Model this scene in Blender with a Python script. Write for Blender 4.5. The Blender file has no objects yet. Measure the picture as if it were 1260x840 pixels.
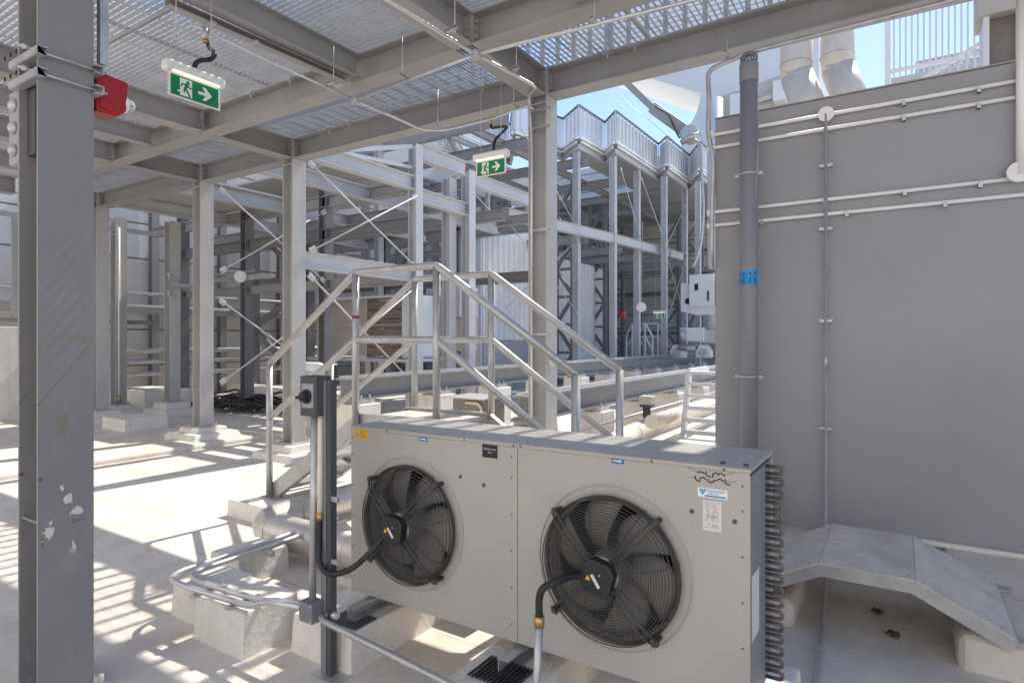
import bpy, bmesh, math, random
from mathutils import Vector, Matrix
random.seed(7)
R_ = math.radians
scene = bpy.context.scene
COL = scene.collection
V = Vector

# ------------------------------------------------------------------ camera model used for taking measures off the photograph
TH = R_(32.8)
FW = V((-math.sin(TH), math.cos(TH), 0))
RT = V((math.cos(TH), math.sin(TH), 0))
FPX, CX, HY, EYE = 746.0, 630.0, 416.5, 1.8
def _ray(px, py):
    return FW + RT * ((px - CX) / FPX) + V((0, 0, (HY - py) / FPX))
def at_y(px, py, Y):
    d = _ray(px, py); t = Y / d.y
    return V((d.x * t, Y, EYE + d.z * t))
def at_x(px, py, X):
    d = _ray(px, py); t = X / d.x
    return V((X, d.y * t, EYE + d.z * t))
def at_z(px, py, Z):
    d = _ray(px, py); t = (Z - EYE) / d.z
    return V((d.x * t, d.y * t, Z))

# ------------------------------------------------------------------ mesh building
class MB:
    def __init__(s):
        s.v = []; s.f = []; s.sm = []
    def _add(s, vs, fs, smooth=False):
        b = len(s.v)
        s.v.extend([tuple(p) for p in vs])
        for f in fs:
            s.f.append([b + i for i in f]); s.sm.append(smooth)
        return s
    def box(s, x0, x1, y0, y1, z0, z1):
        vs = [(x0,y0,z0),(x1,y0,z0),(x1,y1,z0),(x0,y1,z0),(x0,y0,z1),(x1,y0,z1),(x1,y1,z1),(x0,y1,z1)]
        return s._add(vs, [(3,2,1,0),(4,5,6,7),(0,1,5,4),(1,2,6,5),(2,3,7,6),(3,0,4,7)])
    def frustum(s, x0, x1, y0, y1, z0, z1, ins):
        i = ins
        vs = [(x0,y0,z0),(x1,y0,z0),(x1,y1,z0),(x0,y1,z0),(x0+i,y0+i,z1),(x1-i,y0+i,z1),(x1-i,y1-i,z1),(x0+i,y1-i,z1)]
        return s._add(vs, [(3,2,1,0),(4,5,6,7),(0,1,5,4),(1,2,6,5),(2,3,7,6),(3,0,4,7)])
    def bar(s, p0, p1, w, h, up=(0,0,1)):
        """rectangular bar from p0 to p1, w across, h along up"""
        p0 = V(p0); p1 = V(p1); d = (p1 - p0).normalized(); up = V(up)
        sd = d.cross(up)
        if sd.length < 1e-5: sd = d.cross(V((1,0,0)))
        sd.normalize(); u = sd.cross(d).normalized()
        vs = []
        for p in (p0, p1):
            for a, b in ((-1,-1),(1,-1),(1,1),(-1,1)):
                vs.append(p + sd * (a*w/2) + u * (b*h/2))
        return s._add(vs, [(0,1,2,3),(7,6,5,4),(0,4,5,1),(1,5,6,2),(2,6,7,3),(3,7,4,0)])
    def prism(s, poly, o, u, v, n):
        """closed outline poly (2-D) at o with axes u, v, pushed along the vector n"""
        o = V(o); u = V(u); v = V(v); n = V(n); k = len(poly)
        a = [o + u*p[0] + v*p[1] for p in poly]
        vs = a + [p + n for p in a]
        fs = [list(range(k))[::-1], list(range(k, 2*k))]
        for i in range(k):
            j = (i+1) % k
            fs.append((i, j, k+j, k+i))
        return s._add(vs, fs)
    def ibeam(s, p0, p1, h, w, tf=.016, tw=.01, up=(0,0,1)):
        p0 = V(p0); p1 = V(p1); d = (p1 - p0); up = V(up)
        sd = d.normalized().cross(up).normalized(); u = sd.cross(d.normalized())
        H, W, T = h/2, w/2, tw/2
        poly = [(-W,-H),(W,-H),(W,-H+tf),(T,-H+tf),(T,H-tf),(W,H-tf),(W,H),(-W,H),(-W,H-tf),(-T,H-tf),(-T,-H+tf),(-W,-H+tf)]
        return s.prism(poly, p0, sd, u, d)
    def channel(s, p0, p1, h, w, t=.008, up=(0,0,1), flip=1):
        p0 = V(p0); p1 = V(p1); d = (p1 - p0)
        sd = d.normalized().cross(V(up)).normalized()*flip; u = V(up) - d.normalized()*V(up).dot(d.normalized()); u.normalize()
        H = h/2
        poly = [(0,-H),(w,-H),(w,-H+t),(t,-H+t),(t,H-t),(w,H-t),(w,H),(0,H)]
        return s.prism(poly, p0, sd, u, d)
    def tube(s, pts, r, seg=10, fillet=0.0, fs=6, cap=True, closed=False, radii=None):
        pts = [V(p) for p in pts]
        if fillet > 0 and len(pts) > 2:
            q = [pts[0]]
            for i in range(1, len(pts)-1):
                a, b, c = pts[i-1], pts[i], pts[i+1]
                d1 = (a-b); d2 = (c-b)
                L = min(fillet, d1.length*.49, d2.length*.49)
                A = b + d1.normalized()*L; Cc = b + d2.normalized()*L
                for k in range(fs+1):
                    t = k/fs
                    q.append(A*(1-t)**2 + b*2*t*(1-t) + Cc*t*t)
            q.append(pts[-1]); pts = q
        n = len(pts)
        T = []
        for i in range(n):
            if closed:
                t = pts[(i+1)%n] - pts[i-1]
            else:
                t = pts[min(i+1,n-1)] - pts[max(i-1,0)]
            T.append(t.normalized())
        ref = V((0,0,1)) if abs(T[0].z) < .9 else V((1,0,0))
        nn = (ref - T[0]*ref.dot(T[0])).normalized()
        vs = []
        for i in range(n):
            nn = (nn - T[i]*nn.dot(T[i])).normalized()
            bb = T[i].cross(nn)
            rr = radii[i] if radii else r
            # keep the section width at mitred corners
            for k in range(seg):
                a = 2*math.pi*k/seg
                vs.append(pts[i] + nn*(math.cos(a)*rr) + bb*(math.sin(a)*rr))
        b = len(s.v); s.v.extend([tuple(p) for p in vs])
        m = n if closed else n-1
        for i in range(m):
            i2 = (i+1) % n
            for k in range(seg):
                k2 = (k+1) % seg
                s.f.append([b+i*seg+k, b+i2*seg+k, b+i2*seg+k2, b+i*seg+k2]); s.sm.append(True)
        if cap and not closed:
            s.f.append([b+k for k in range(seg)]); s.sm.append(False)
            s.f.append([b+(n-1)*seg+k for k in range(seg)][::-1]); s.sm.append(False)
        return s
    def cyl(s, p0, p1, r, r1=None, seg=20):
        return s.tube([p0, p1], r, seg, radii=[r, r if r1 is None else r1])
    def ring(s, c, n, R, r, seg=48, rs=6):
        c = V(c); n = V(n).normalized()
        a = n.cross(V((0,0,1)));  a = a.normalized() if a.length > .01 else V((1,0,0)); b = n.cross(a)
        return s.tube([c + a*(R*math.cos(2*math.pi*k/seg)) + b*(R*math.sin(2*math.pi*k/seg)) for k in range(seg)], r, rs, closed=True)
    def disc(s, c, n, R, t, seg=32):
        c = V(c); n = V(n).normalized()
        return s.cyl(c, c + n*t, R, seg=seg)
    def dome(s, c, n, R, h, seg=20, rings=6):
        c = V(c); n = V(n).normalized()
        ps = [c + n*(h*math.sin(math.pi/2*k/rings)) for k in range(rings+1)]
        rr = [max(R*math.cos(math.pi/2*k/rings), .0005) for k in range(rings+1)]
        return s.tube(ps, R, seg, radii=rr)
    def quad(s, a, b, c, d):
        return s._add([a,b,c,d], [(0,1,2,3)])
    def mesh(s, me, M):
        s._add([M @ v.co for v in me.vertices], [list(p.vertices) for p in me.polygons])
        return s
    def build(s, name, mat, parent=None, bev=0, seg=2, label=None, kind=None):
        me = bpy.data.meshes.new(name)
        off = V((0,0,0))
        if parent is not None:
            p = parent
            while p.parent: p = p.parent
            off = p.location
        me.from_pydata([(x-off.x, y-off.y, z-off.z) for x,y,z in s.v], [], s.f)
        me.polygons.foreach_set('use_smooth', s.sm)
        bm = bmesh.new(); bm.from_mesh(me)
        bmesh.ops.recalc_face_normals(bm, faces=bm.faces); bm.to_mesh(me); bm.free()
        me.materials.append(mat)
        o = bpy.data.objects.new(name, me); COL.objects.link(o)
        if parent is not None: o.parent = parent
        if bev:
            m = o.modifiers.new('edge', 'BEVEL'); m.width = bev; m.segments = seg; m.limit_method = 'ANGLE'; m.angle_limit = R_(40)
        if label: o['label'] = label
        if kind: o['kind'] = kind
        return o

def thing(name, label, cat, loc=(0,0,0), group=None):
    o = bpy.data.objects.new(name, None); COL.objects.link(o)
    o.empty_display_size = .1; o.location = loc
    return tag(o, label, cat, group)
def tag(o, label, cat, group=None):
    o['label'] = label; o['category'] = cat
    if group: o['group'] = group
    return o
def struct(o):
    o['kind'] = 'structure'; return o
def copy_thing(root, loc, label):
    r = root.copy(); COL.objects.link(r); r.location = loc; r['label'] = label
    for ch in list(root.children):
        c = ch.copy(); COL.objects.link(c); c.parent = r
        for g in ch.children:
            d = g.copy(); COL.objects.link(d); d.parent = c
    return r

def smooth_path(pts, n=10):
    P_ = [V(p) for p in pts]; P_ = [P_[0]*2-P_[1]] + P_ + [P_[-1]*2-P_[-2]]; out = []
    for i in range(1, len(P_)-2):
        for k in range(n):
            t_ = k/n
            a_, b_, c_, d_ = P_[i-1:i+3]
            out.append(.5*((2*b_) + (c_-a_)*t_ + (2*a_-5*b_+4*c_-d_)*t_*t_ + (3*b_-a_-3*c_+d_)*t_**3))
    out.append(P_[-2]); return out
def text(mb, s, size, o, u, v, align='LEFT', squeeze=1.0, thick=.0006):
    """raised lettering on the plane o + u, v (u to the right of the reader, v up)"""
    cu = bpy.data.curves.new('lettering', 'FONT'); cu.body = s; cu.size = size; cu.align_x = align; cu.extrude = thick; cu.resolution_u = 3
    ob = bpy.data.objects.new('lettering', cu); COL.objects.link(ob)
    dg = bpy.context.evaluated_depsgraph_get(); dg.update()
    me = bpy.data.meshes.new_from_object(ob.evaluated_get(dg))
    u = V(u).normalized(); v = V(v).normalized(); n = u.cross(v)
    M = Matrix.Translation(V(o)) @ Matrix(((u.x*squeeze, v.x, n.x),(u.y*squeeze, v.y, n.y),(u.z*squeeze, v.z, n.z))).to_4x4()
    mb.mesh(me, M)
    bpy.data.objects.remove(ob); bpy.data.curves.remove(cu); bpy.data.meshes.remove(me)

# ------------------------------------------------------------------ materials
def new_mat(name):
    m = bpy.data.materials.new(name); m.use_nodes = True
    nt = m.node_tree; b = nt.nodes['Principled BSDF']
    return m, nt, b
def N(nt, t, **kw):
    n = nt.nodes.new(t)
    for k, v in kw.items(): setattr(n, k, v)
    return n
def mixc(nt, fac, a, b):
    m = N(nt, 'ShaderNodeMix', data_type='RGBA')
    for sock, val in ((m.inputs[0], fac), (m.inputs[6], a), (m.inputs[7], b)):
        if hasattr(val, 'is_linked') or hasattr(val, 'links'): nt.links.new(val, sock)
        elif isinstance(val, (int, float)): sock.default_value = val
        else: sock.default_value = (*val, 1)
    return m.outputs[2]
def mth(nt, op, a, b=None, c=None):
    m = N(nt, 'ShaderNodeMath', operation=op)
    for i, val in enumerate((a, b, c)):
        if val is None: continue
        if isinstance(val, (int, float)): m.inputs[i].default_value = val
        else: nt.links.new(val, m.inputs[i])
    return m.outputs[0]
def ramp(nt, x, p0, p1):
    m = N(nt, 'ShaderNodeMapRange'); m.inputs[1].default_value = p0; m.inputs[2].default_value = p1
    nt.links.new(x, m.inputs[0]); return m.outputs[0]
def noise(nt, scale, detail=4, vec=None, rough=.55):
    n = N(nt, 'ShaderNodeTexNoise'); n.inputs['Scale'].default_value = scale; n.inputs['Detail'].default_value = detail
    n.inputs['Roughness'].default_value = rough
    if vec is not None: nt.links.new(vec, n.inputs['Vector'])
    return n.outputs['Fac']
def pos(nt, scale=None):
    g = N(nt, 'ShaderNodeNewGeometry').outputs['Position']
    if scale is None: return g
    m = N(nt, 'ShaderNodeMapping'); m.inputs['Scale'].default_value = scale; nt.links.new(g, m.inputs[0]); return m.outputs[0]

def paint(name, col, rough=.45, metal=0.0, var=.12, dirt=.25, dirtcol=None, scale=2.0, bump=.02, spec=.4, streak=0.0, fine=60, bscale=None):
    m, nt, b = new_mat(name)
    P = pos(nt)
    n1 = noise(nt, scale, 5, P)
    d = tuple(c*(1-var) for c in col); l = tuple(min(1, c*(1+var)) for c in col)
    c = mixc(nt, ramp(nt, n1, .3, .7), d, l)
    dc = dirtcol or tuple(x*y for x, y in zip(col, (.62,.56,.48)))
    n2 = noise(nt, scale*3.7, 8, P, .7)
    c = mixc(nt, mth(nt, 'MULTIPLY', ramp(nt, n2, .55, .8), dirt), c, dc)
    if streak:
        n3 = noise(nt, 1, 4, pos(nt, (14, 14, .7)))
        c = mixc(nt, mth(nt, 'MULTIPLY', ramp(nt, n3, .52, .78), streak), c, dc)
    nt.links.new(c, b.inputs['Base Color'])
    nr = noise(nt, scale*6, 4, P)
    r = mth(nt, 'ADD', mth(nt, 'MULTIPLY', nr, .25), rough-.12)
    nt.links.new(r, b.inputs['Roughness'])
    b.inputs['Metallic'].default_value = metal
    b.inputs['Specular IOR Level'].default_value = spec
    if bump:
        bp = N(nt, 'ShaderNodeBump'); bp.inputs['Strength'].default_value = .4; bp.inputs['Distance'].default_value = bump*.1
        nt.links.new(noise(nt, bscale or fine, 5, P), bp.inputs['Height']); nt.links.new(bp.outputs[0], b.inputs['Normal'])
    return m

M = {}
M['steel'] = paint('grey_steel_paint', (.335,.328,.323), .42, var=.08, dirt=.3, scale=1.3, bump=.01, streak=.18)
M['steel_blue'] = paint('cool_grey_steel_paint', (.56,.56,.57), .45, var=.08, dirt=.25, scale=1.3, bump=.01)
M['steel_dark'] = paint('dark_grey_steel_paint', (.20,.20,.207), .5, var=.1, dirt=.2, scale=1.3, bump=.01)
M['steel_col'] = paint('light_grey_column_paint', (.47,.462,.455), .42, var=.07, dirt=.3, scale=1.3, bump=.01, streak=.2)
M['rail'] = paint('crane_rail_paint', (.26,.255,.25), .5, var=.12, dirt=.35, scale=2, bump=.01)
M['galv'] = paint('galvanised_steel', (.50,.50,.505), .42, metal=.55, var=.16, dirt=.25, scale=9, bump=.01)
M['grate'] = paint('galvanised_grating', (.47,.465,.455), .5, metal=.2, var=.12, dirt=.2, scale=5, bump=0)
M['chrome'] = paint('bright_conduit', (.62,.62,.63), .38, metal=.6, var=.08, dirt=.2, scale=6, bump=0)
M['alu'] = paint('dull_aluminium', (.48,.48,.475), .42, metal=.6, var=.14, dirt=.5, scale=7, bump=.008)
M['clad'] = paint('aluminium_pipe_cladding', (.60,.57,.535), .40, metal=.55, var=.14, dirt=.4, scale=4, bump=.03, bscale=9)
M['cladwhite'] = paint('pale_pipe_cladding', (.72,.655,.565), .5, metal=.0, var=.1, dirt=.35, scale=4, bump=.03, bscale=9)
M['casing'] = paint('cream_casing_paint', (.405,.387,.36), .36, var=.07, dirt=.5, dirtcol=(.42,.36,.28), scale=2.2, bump=.05, streak=.22, bscale=3.2)
M['casing_side'] = paint('grey_end_plate', (.27,.275,.28), .5, var=.1, dirt=.3, scale=4, metal=.3)
M['graywall'] = paint('smooth_grey_render', (.315,.315,.332), .6, var=.07, dirt=.16, dirtcol=(.36,.35,.35), scale=.7, bump=.03, streak=.22, fine=90)
M['pvc'] = paint('grey_plastic_pipe', (.235,.236,.262), .42, var=.05, dirt=.15, scale=3, bump=0)
M['white'] = paint('white_paint', (.78,.78,.78), .4, var=.04, dirt=.15, scale=2, bump=.004)
M['whiteblue'] = paint('white_panel', (.70,.72,.75), .5, var=.03, dirt=.1, scale=.6, bump=0)
M['plastic_white'] = paint('white_plastic', (.80,.80,.77), .35, var=.02, dirt=.05, scale=5, bump=0)
M['concrete'] = paint('white_coated_concrete', (.75,.715,.655), .75, var=.07, dirt=.5, dirtcol=(.46,.40,.33), scale=3, bump=.3, fine=28, streak=.3)
M['black'] = paint('black_plastic', (.022,.022,.024), .42, var=.2, dirt=.25, dirtcol=(.09,.085,.075), scale=14, bump=0)
M['blackwire'] = paint('black_coated_wire', (.06,.057,.053), .45, var=.2, dirt=.5, dirtcol=(.16,.14,.115), scale=12, bump=0)
M['blade'] = paint('dark_fan_blade', (.22,.21,.195), .38, var=.15, dirt=.55, dirtcol=(.22,.19,.155), scale=8, bump=0)
M['hub'] = paint('cast_hub', (.40,.385,.365), .5, metal=.3, var=.1, dirt=.4, scale=12)
M['void'] = paint('dark_inside', (.02,.02,.02), .8, var=.1, dirt=.1, bump=0)
M['coil'] = paint('oxidised_copper_tube', (.17,.145,.13), .42, metal=.6, var=.25, dirt=.4, scale=18, bump=0)
M['brass'] = paint('brass', (.50,.34,.14), .35, metal=.8, var=.1, dirt=.3, scale=20, bump=0)
M['boxgrey'] = paint('dark_grey_plastic', (.075,.077,.082), .5, var=.06, dirt=.15, scale=6, bump=0)
M['plate_grey'] = paint('grey_switch_plate', (.36,.37,.38), .4, metal=.3, var=.05, dirt=.1, bump=0)
M['red'] = paint('red_plastic', (.36,.012,.016), .35, var=.08, dirt=.1, scale=8, bump=0)
M['green'] = paint('sign_green', (.004,.21,.075), .4, var=.04, dirt=.05, bump=0)
M['yellow'] = paint('sticker_yellow', (.72,.42,.02), .5, var=.05, dirt=.3, scale=20, bump=0)
M['blue'] = paint('sticker_blue', (.01,.12,.42), .45, var=.05, dirt=.1, bump=0)
M['tape'] = paint('pipe_tape_blue', (.01,.27,.62), .4, var=.05, dirt=.1, bump=0)
M['teal'] = paint('sticker_teal', (.0,.25,.45), .45, var=.05, dirt=.1, bump=0)
M['ink'] = paint('black_ink', (.02,.02,.025), .5, var=.05, dirt=0, bump=0)
M['inkgrey'] = paint('grey_ink', (.22,.22,.22), .5, var=.05, dirt=0, bump=0)
M['paper'] = paint('label_paper', (.66,.64,.60), .6, var=.03, dirt=.15, scale=15, bump=0)
M['beige'] = paint('beige_panel', (.55,.50,.44), .5, var=.06, dirt=.3, scale=1.5, bump=.01)
M['white_sheet'] = paint('white_profiled_sheet', (.87,.865,.855), .4, var=.03, dirt=.15, scale=1.5, bump=0)
M['render'] = paint('bounce_wall_render', (.74,.725,.705), .6, var=.05, dirt=.2, scale=.8, bump=.02)
M['brown'] = paint('brown_louvre', (.24,.19,.145), .55, var=.1, dirt=.3, scale=3)
M['cable'] = paint('black_rubber_cable', (.03,.03,.032), .55, var=.2, dirt=.3, scale=5, bump=0)
M['rustplate'] = paint('weathered_brown_steel', (.23,.20,.17), .6, var=.15, dirt=.4, scale=4)
M['soffit'] = paint('grey_soffit_sheet', (.48,.47,.46), .6, var=.06, dirt=.2, scale=1)

def frosted(name):
    m, nt, b = new_mat(name)
    b.inputs['Base Color'].default_value = (.78,.78,.79,1); b.inputs['Roughness'].default_value = .6
    tr = N(nt,'ShaderNodeBsdfTransparent'); mx = N(nt,'ShaderNodeMixShader'); mx.inputs[0].default_value = .55
    nt.links.new(tr.outputs[0], mx.inputs[1]); nt.links.new(b.outputs[0], mx.inputs[2])
    nt.links.new(mx.outputs[0], nt.nodes['Material Output'].inputs[0])
    return m
M['frosted'] = frosted('perforated_screen_sheet')
def glass(name):
    m, nt, b = new_mat(name)
    b.inputs['Base Color'].default_value = (.95,.95,.95,1); b.inputs['Roughness'].default_value = .12
    b.inputs['Transmission Weight'].default_value = .9
    return m
M['lens'] = glass('clear_lens')

def emit_sign():
    m, nt, b = new_mat('lit_diffuser')
    b.inputs['Base Color'].default_value = (.85,.83,.75,1); b.inputs['Roughness'].default_value = .4
    b.inputs['Emission Color'].default_value = (1,.93,.74,1); b.inputs['Emission Strength'].default_value = .25
    return m
M['diffuser'] = emit_sign()

def floor_mat():
    m, nt, b = new_mat('white_roof_membrane')
    P = pos(nt)
    n0 = noise(nt, .55, 6, P, .6); n1 = noise(nt, 2.3, 8, P, .65); n2 = noise(nt, 9, 10, P, .75); n3 = noise(nt, 55, 6, P, .7)
    c = mixc(nt, ramp(nt, n0, .32, .68), (.65,.59,.515), (.77,.715,.645))
    c = mixc(nt, mth(nt,'MULTIPLY', ramp(nt, n1, .46, .70), .6), c, (.50,.43,.355))
    c = mixc(nt, mth(nt,'MULTIPLY', ramp(nt, n2, .57, .72), .6), c, (.40,.35,.29))
    c = mixc(nt, mth(nt,'MULTIPLY', ramp(nt, n3, .64, .70), .55), c, (.28,.24,.20))
    # light scuffs
    n4 = noise(nt, 1.7, 9, pos(nt, (1.0,1.6,1)), .7)
    c = mixc(nt, mth(nt,'MULTIPLY', ramp(nt, n4, .60, .66), .35), c, (.82,.80,.76))
    # silt dried in the gutter
    sg = N(nt, 'ShaderNodeSeparateXYZ'); nt.links.new(P, sg.inputs[0])
    inx = mth(nt,'SUBTRACT', 1.0, ramp(nt, mth(nt,'ABSOLUTE', mth(nt,'ADD', sg.outputs[0], .15)), .35, 1.2))
    n5 = noise(nt, 2.6, 9, pos(nt, (1.3,1,1)), .68)
    c = mixc(nt, mth(nt,'MULTIPLY', mth(nt,'MULTIPLY', ramp(nt, n5, .40, .62), inx), .5), c, (.47,.43,.385))
    # lap joints of the membrane
    sx = N(nt, 'ShaderNodeSeparateXYZ'); wv = mth(nt,'MULTIPLY', noise(nt, .8, 3, P), .12)
    nt.links.new(P, sx.inputs[0])
    jx = mth(nt,'ABSOLUTE', mth(nt,'SUBTRACT', mth(nt,'FRACT', mth(nt,'DIVIDE', mth(nt,'ADD', sx.outputs[0], wv), 2.9)), .5))
    jy = mth(nt,'ABSOLUTE', mth(nt,'SUBTRACT', mth(nt,'FRACT', mth(nt,'DIVIDE', mth(nt,'ADD', sx.outputs[1], wv), 1.95)), .5))
    j = mth(nt,'MAXIMUM', mth(nt,'LESS_THAN', jx, .004), mth(nt,'LESS_THAN', jy, .006))
    c = mixc(nt, mth(nt,'MULTIPLY', j, mth(nt,'MULTIPLY', ramp(nt, n1, .35, .6), .55)), c, (.42,.37,.31))
    nt.links.new(c, b.inputs['Base Color'])
    nt.links.new(mth(nt,'ADD', mth(nt,'MULTIPLY', n1, .3), .5), b.inputs['Roughness'])
    b.inputs['Specular IOR Level'].default_value = .3
    bp = N(nt,'ShaderNodeBump'); bp.inputs['Strength'].default_value = .5; bp.inputs['Distance'].default_value = .02
    h = mth(nt,'ADD', mth(nt,'MULTIPLY', noise(nt, 3.2, 6, P), .8), mth(nt,'MULTIPLY', noise(nt, 26, 6, P), .18))
    nt.links.new(h, bp.inputs['Height']); nt.links.new(bp.outputs[0], b.inputs['Normal'])
    return m
M['floor'] = floor_mat()

def cladding_mat():
    m, nt, b = new_mat('horizontal_cladding_panels')
    P = pos(nt); sx = N(nt,'ShaderNodeSeparateXYZ'); nt.links.new(P, sx.inputs[0])
    n = noise(nt, .7, 4, P)
    c = mixc(nt, ramp(nt, n, .3, .7), (.68,.645,.59), (.76,.72,.67))
    fz = mth(nt,'FRACT', mth(nt,'DIVIDE', sx.outputs[2], 1.02))
    line = mth(nt,'LESS_THAN', fz, .045)
    c = mixc(nt, mth(nt,'MULTIPLY', line, .9), c, (.15,.125,.085))
    nt.links.new(c, b.inputs['Base Color']); b.inputs['Roughness'].default_value = .5
    bp = N(nt,'ShaderNodeBump'); bp.inputs['Distance'].default_value = .03; bp.invert = True
    nt.links.new(line, bp.inputs['Height']); nt.links.new(bp.outputs[0], b.inputs['Normal'])
    return m
M['cladding'] = cladding_mat()

def chequer_mat():
    m, nt, b = new_mat('chequer_plate')
    P = pos(nt); sx = N(nt,'ShaderNodeSeparateXYZ'); nt.links.new(P, sx.inputs[0])
    n1 = noise(nt, 5, 7, P, .65)
    c = mixc(nt, ramp(nt, n1, .35, .7), (.74,.70,.65), (.52,.475,.42))
    n2 = noise(nt, 16, 8, P, .7)
    c = mixc(nt, mth(nt,'MULTIPLY', ramp(nt, n2, .55, .75), .6), c, (.52,.47,.41))
    nt.links.new(c, b.inputs['Base Color']); b.inputs['Metallic'].default_value = .12
    nt.links.new(mth(nt,'ADD', mth(nt,'MULTIPLY', n1, .3), .33), b.inputs['Roughness'])
    a = mth(nt,'SINE', mth(nt,'MULTIPLY', mth(nt,'ADD', sx.outputs[0], sx.outputs[1]), 190))
    d = mth(nt,'SINE', mth(nt,'MULTIPLY', mth(nt,'SUBTRACT', sx.outputs[0], sx.outputs[1]), 190))
    h = mth(nt,'MAXIMUM', mth(nt,'MULTIPLY', a, d), 0.0)
    bp = N(nt,'ShaderNodeBump'); bp.inputs['Strength'].default_value = .55; bp.inputs['Distance'].default_value = .004
    nt.links.new(h, bp.inputs['Height']); nt.links.new(bp.outputs[0], b.inputs['Normal'])
    return m
M['chequer'] = chequer_mat()

# front column: same paint with scuffs, pale plaster splashes and a rubbed patch of their own
def column_scuffed():
    m = M['steel'].copy(); m.name = 'scuffed_grey_steel_paint'
    nt = m.node_tree; b = nt.nodes['Principled BSDF']
    src = b.inputs['Base Color'].links[0].from_socket
    P = pos(nt)
    n = noise(nt, 7, 9, pos(nt, (1, 1.3, .8)), .72)
    sx = N(nt,'ShaderNodeSeparateXYZ'); nt.links.new(P, sx.inputs[0])
    low = ramp(nt, sx.outputs[2], 1.75, 1.1)
    c = mixc(nt, mth(nt,'MULTIPLY', mth(nt,'MULTIPLY', ramp(nt, n, .62, .66), low), .6), src, (.50,.49,.47))
    n2 = noise(nt, 13, 8, P, .7)
    c = mixc(nt, mth(nt,'MULTIPLY', mth(nt,'MULTIPLY', ramp(nt, n2, .60, .72), low), .6), c, (.20,.18,.155))
    # rubbed smear, brown stain, dark nick and long scratch
    def spot(y, z, ry, rz, amt, col, c):
        dy = mth(nt,'DIVIDE', mth(nt,'SUBTRACT', sx.outputs[1], y), ry); dz = mth(nt,'DIVIDE', mth(nt,'SUBTRACT', sx.outputs[2], z), rz)
        r = mth(nt,'ADD', mth(nt,'MULTIPLY', dy, dy), mth(nt,'MULTIPLY', dz, dz))
        r = mth(nt,'ADD', r, mth(nt,'MULTIPLY', mth(nt,'SUBTRACT', noise(nt, 30, 6, P, .7), .5), 2.2))
        return mixc(nt, mth(nt,'MULTIPLY', ramp(nt, r, 1.0, .2), amt), c, col)
    for px, py, ry, rz, amt, col in ((92,416,.09,.012,.8,(.30,.27,.19)),(76,521,.035,.07,.75,(.30,.255,.17)),(50,590,.014,.012,.9,(.05,.045,.04)),(94,640,.03,.012,.6,(.16,.14,.12)),(52,668,.006,.035,.8,(.35,.12,.06)),(88,690,.05,.10,.35,(.46,.45,.43))):
        q = at_x(px, py, -3.5); c = spot(q.y, q.z, ry, rz, amt, col, c)
    a_ = at_x(50, 495, -3.5); b_ = at_x(112, 422, -3.5)
    k = (b_.z-a_.z)/(b_.y-a_.y)
    ln = mth(nt,'ABSOLUTE', mth(nt,'SUBTRACT', mth(nt,'SUBTRACT', sx.outputs[2], a_.z), mth(nt,'MULTIPLY', mth(nt,'SUBTRACT', sx.outputs[1], a_.y), k)))
    c = mixc(nt, mth(nt,'MULTIPLY', mth(nt,'LESS_THAN', ln, .0035), .6), c, (.12,.11,.10))
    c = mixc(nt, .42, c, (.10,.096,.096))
    nt.links.new(c, b.inputs['Base Color'])
    return m
M['scuffed'] = column_scuffed()
# ================================================================== SETTING: roof floor
g = MB(); g.quad((-150,-150,0),(150,-150,0),(150,200,0),(-150,200,0))
struct(g.build('roof_floor', M['floor']))
g = MB(); g.box(-60,-9.6,-20,60,-.3,.085)
struct(g.build('raised_floor', M['floor'], bev=.05, seg=3))
# raised slabs either side of the gutter under the gangway
g = MB(); g.box(-3.3,-.57,4.12,12,-.3,.165)
struct(g.build('gutter_slab', M['floor'], bev=.06, seg=3))
g = MB(); g.box(.25,16,4.1,12,-.3,.20)
struct(g.build('gutter_slab', M['floor'], bev=.07, seg=3))

# ================================================================== main columns of the platform overhead
def column(cx, cy, label, ztop=4.84, zbase=.18, w=.24, mat='steel_col', plinth=True, base=0.0, group='steel columns carrying the platform'):
    t = thing('steel_column', label, 'column', (cx, cy, base), group)
    c = MB().ibeam((cx,cy,zbase+.02), (cx,cy,ztop), w, w, .016, .011, up=(1,0,0)); c.build('shaft', M[mat], t)
    b = MB().box(cx-.18,cx+.18,cy-.18,cy+.18,zbase,zbase+.02)
    for sx in (-1,1):
        for sy in (-1,1):
            b.cyl((cx+sx*.145,cy+sy*.145,zbase+.01),(cx+sx*.145,cy+sy*.145,zbase+.07),.012,seg=8)
    b.build('base_plate', M[mat], t)
    st = MB()
    for sy in (-1,1):
        st.box(cx-w/2+.017,cx+w/2-.017, cy+sy*(w/2-.012)-.004, cy+sy*(w/2-.012)+.004, ztop-.40, ztop-.385)
        st.box(cx-w/2+.017,cx+w/2-.017, cy+sy*(w/2-.012)-.004, cy+sy*(w/2-.012)+.004, .9, .91)
    st.build('stiffener', M[mat], t)
    if plinth:
        p = thing('column_plinth', 'stepped concrete plinth under the ' + ' '.join(label.split(' standing')[0].split(' with')[0].split()[:10]), 'plinth', (cx, cy, base), 'stepped plinths under the columns')
        MB().frustum(cx-.5,cx+.5,cy-.45,cy+.45,base-.02,base+.10+ (0 if zbase<.3 else .05),.06).build('lower_step', M['concrete'], p, bev=.025)
        MB().frustum(cx-.29,cx+.29,cy-.29,cy+.29,base+.09,zbase,.02).build('upper_step', M['concrete'], p, bev=.015)
    return t
fc = column(-3.62, 1.337, 'large scuffed grey steel column with plaster splashes and a red alarm beside it', zbase=.0, plinth=False)
for ch_ in fc.children:
    if ch_.name.startswith(('shaft','stiffener')): ch_.data.materials[0] = M['scuffed']
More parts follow.
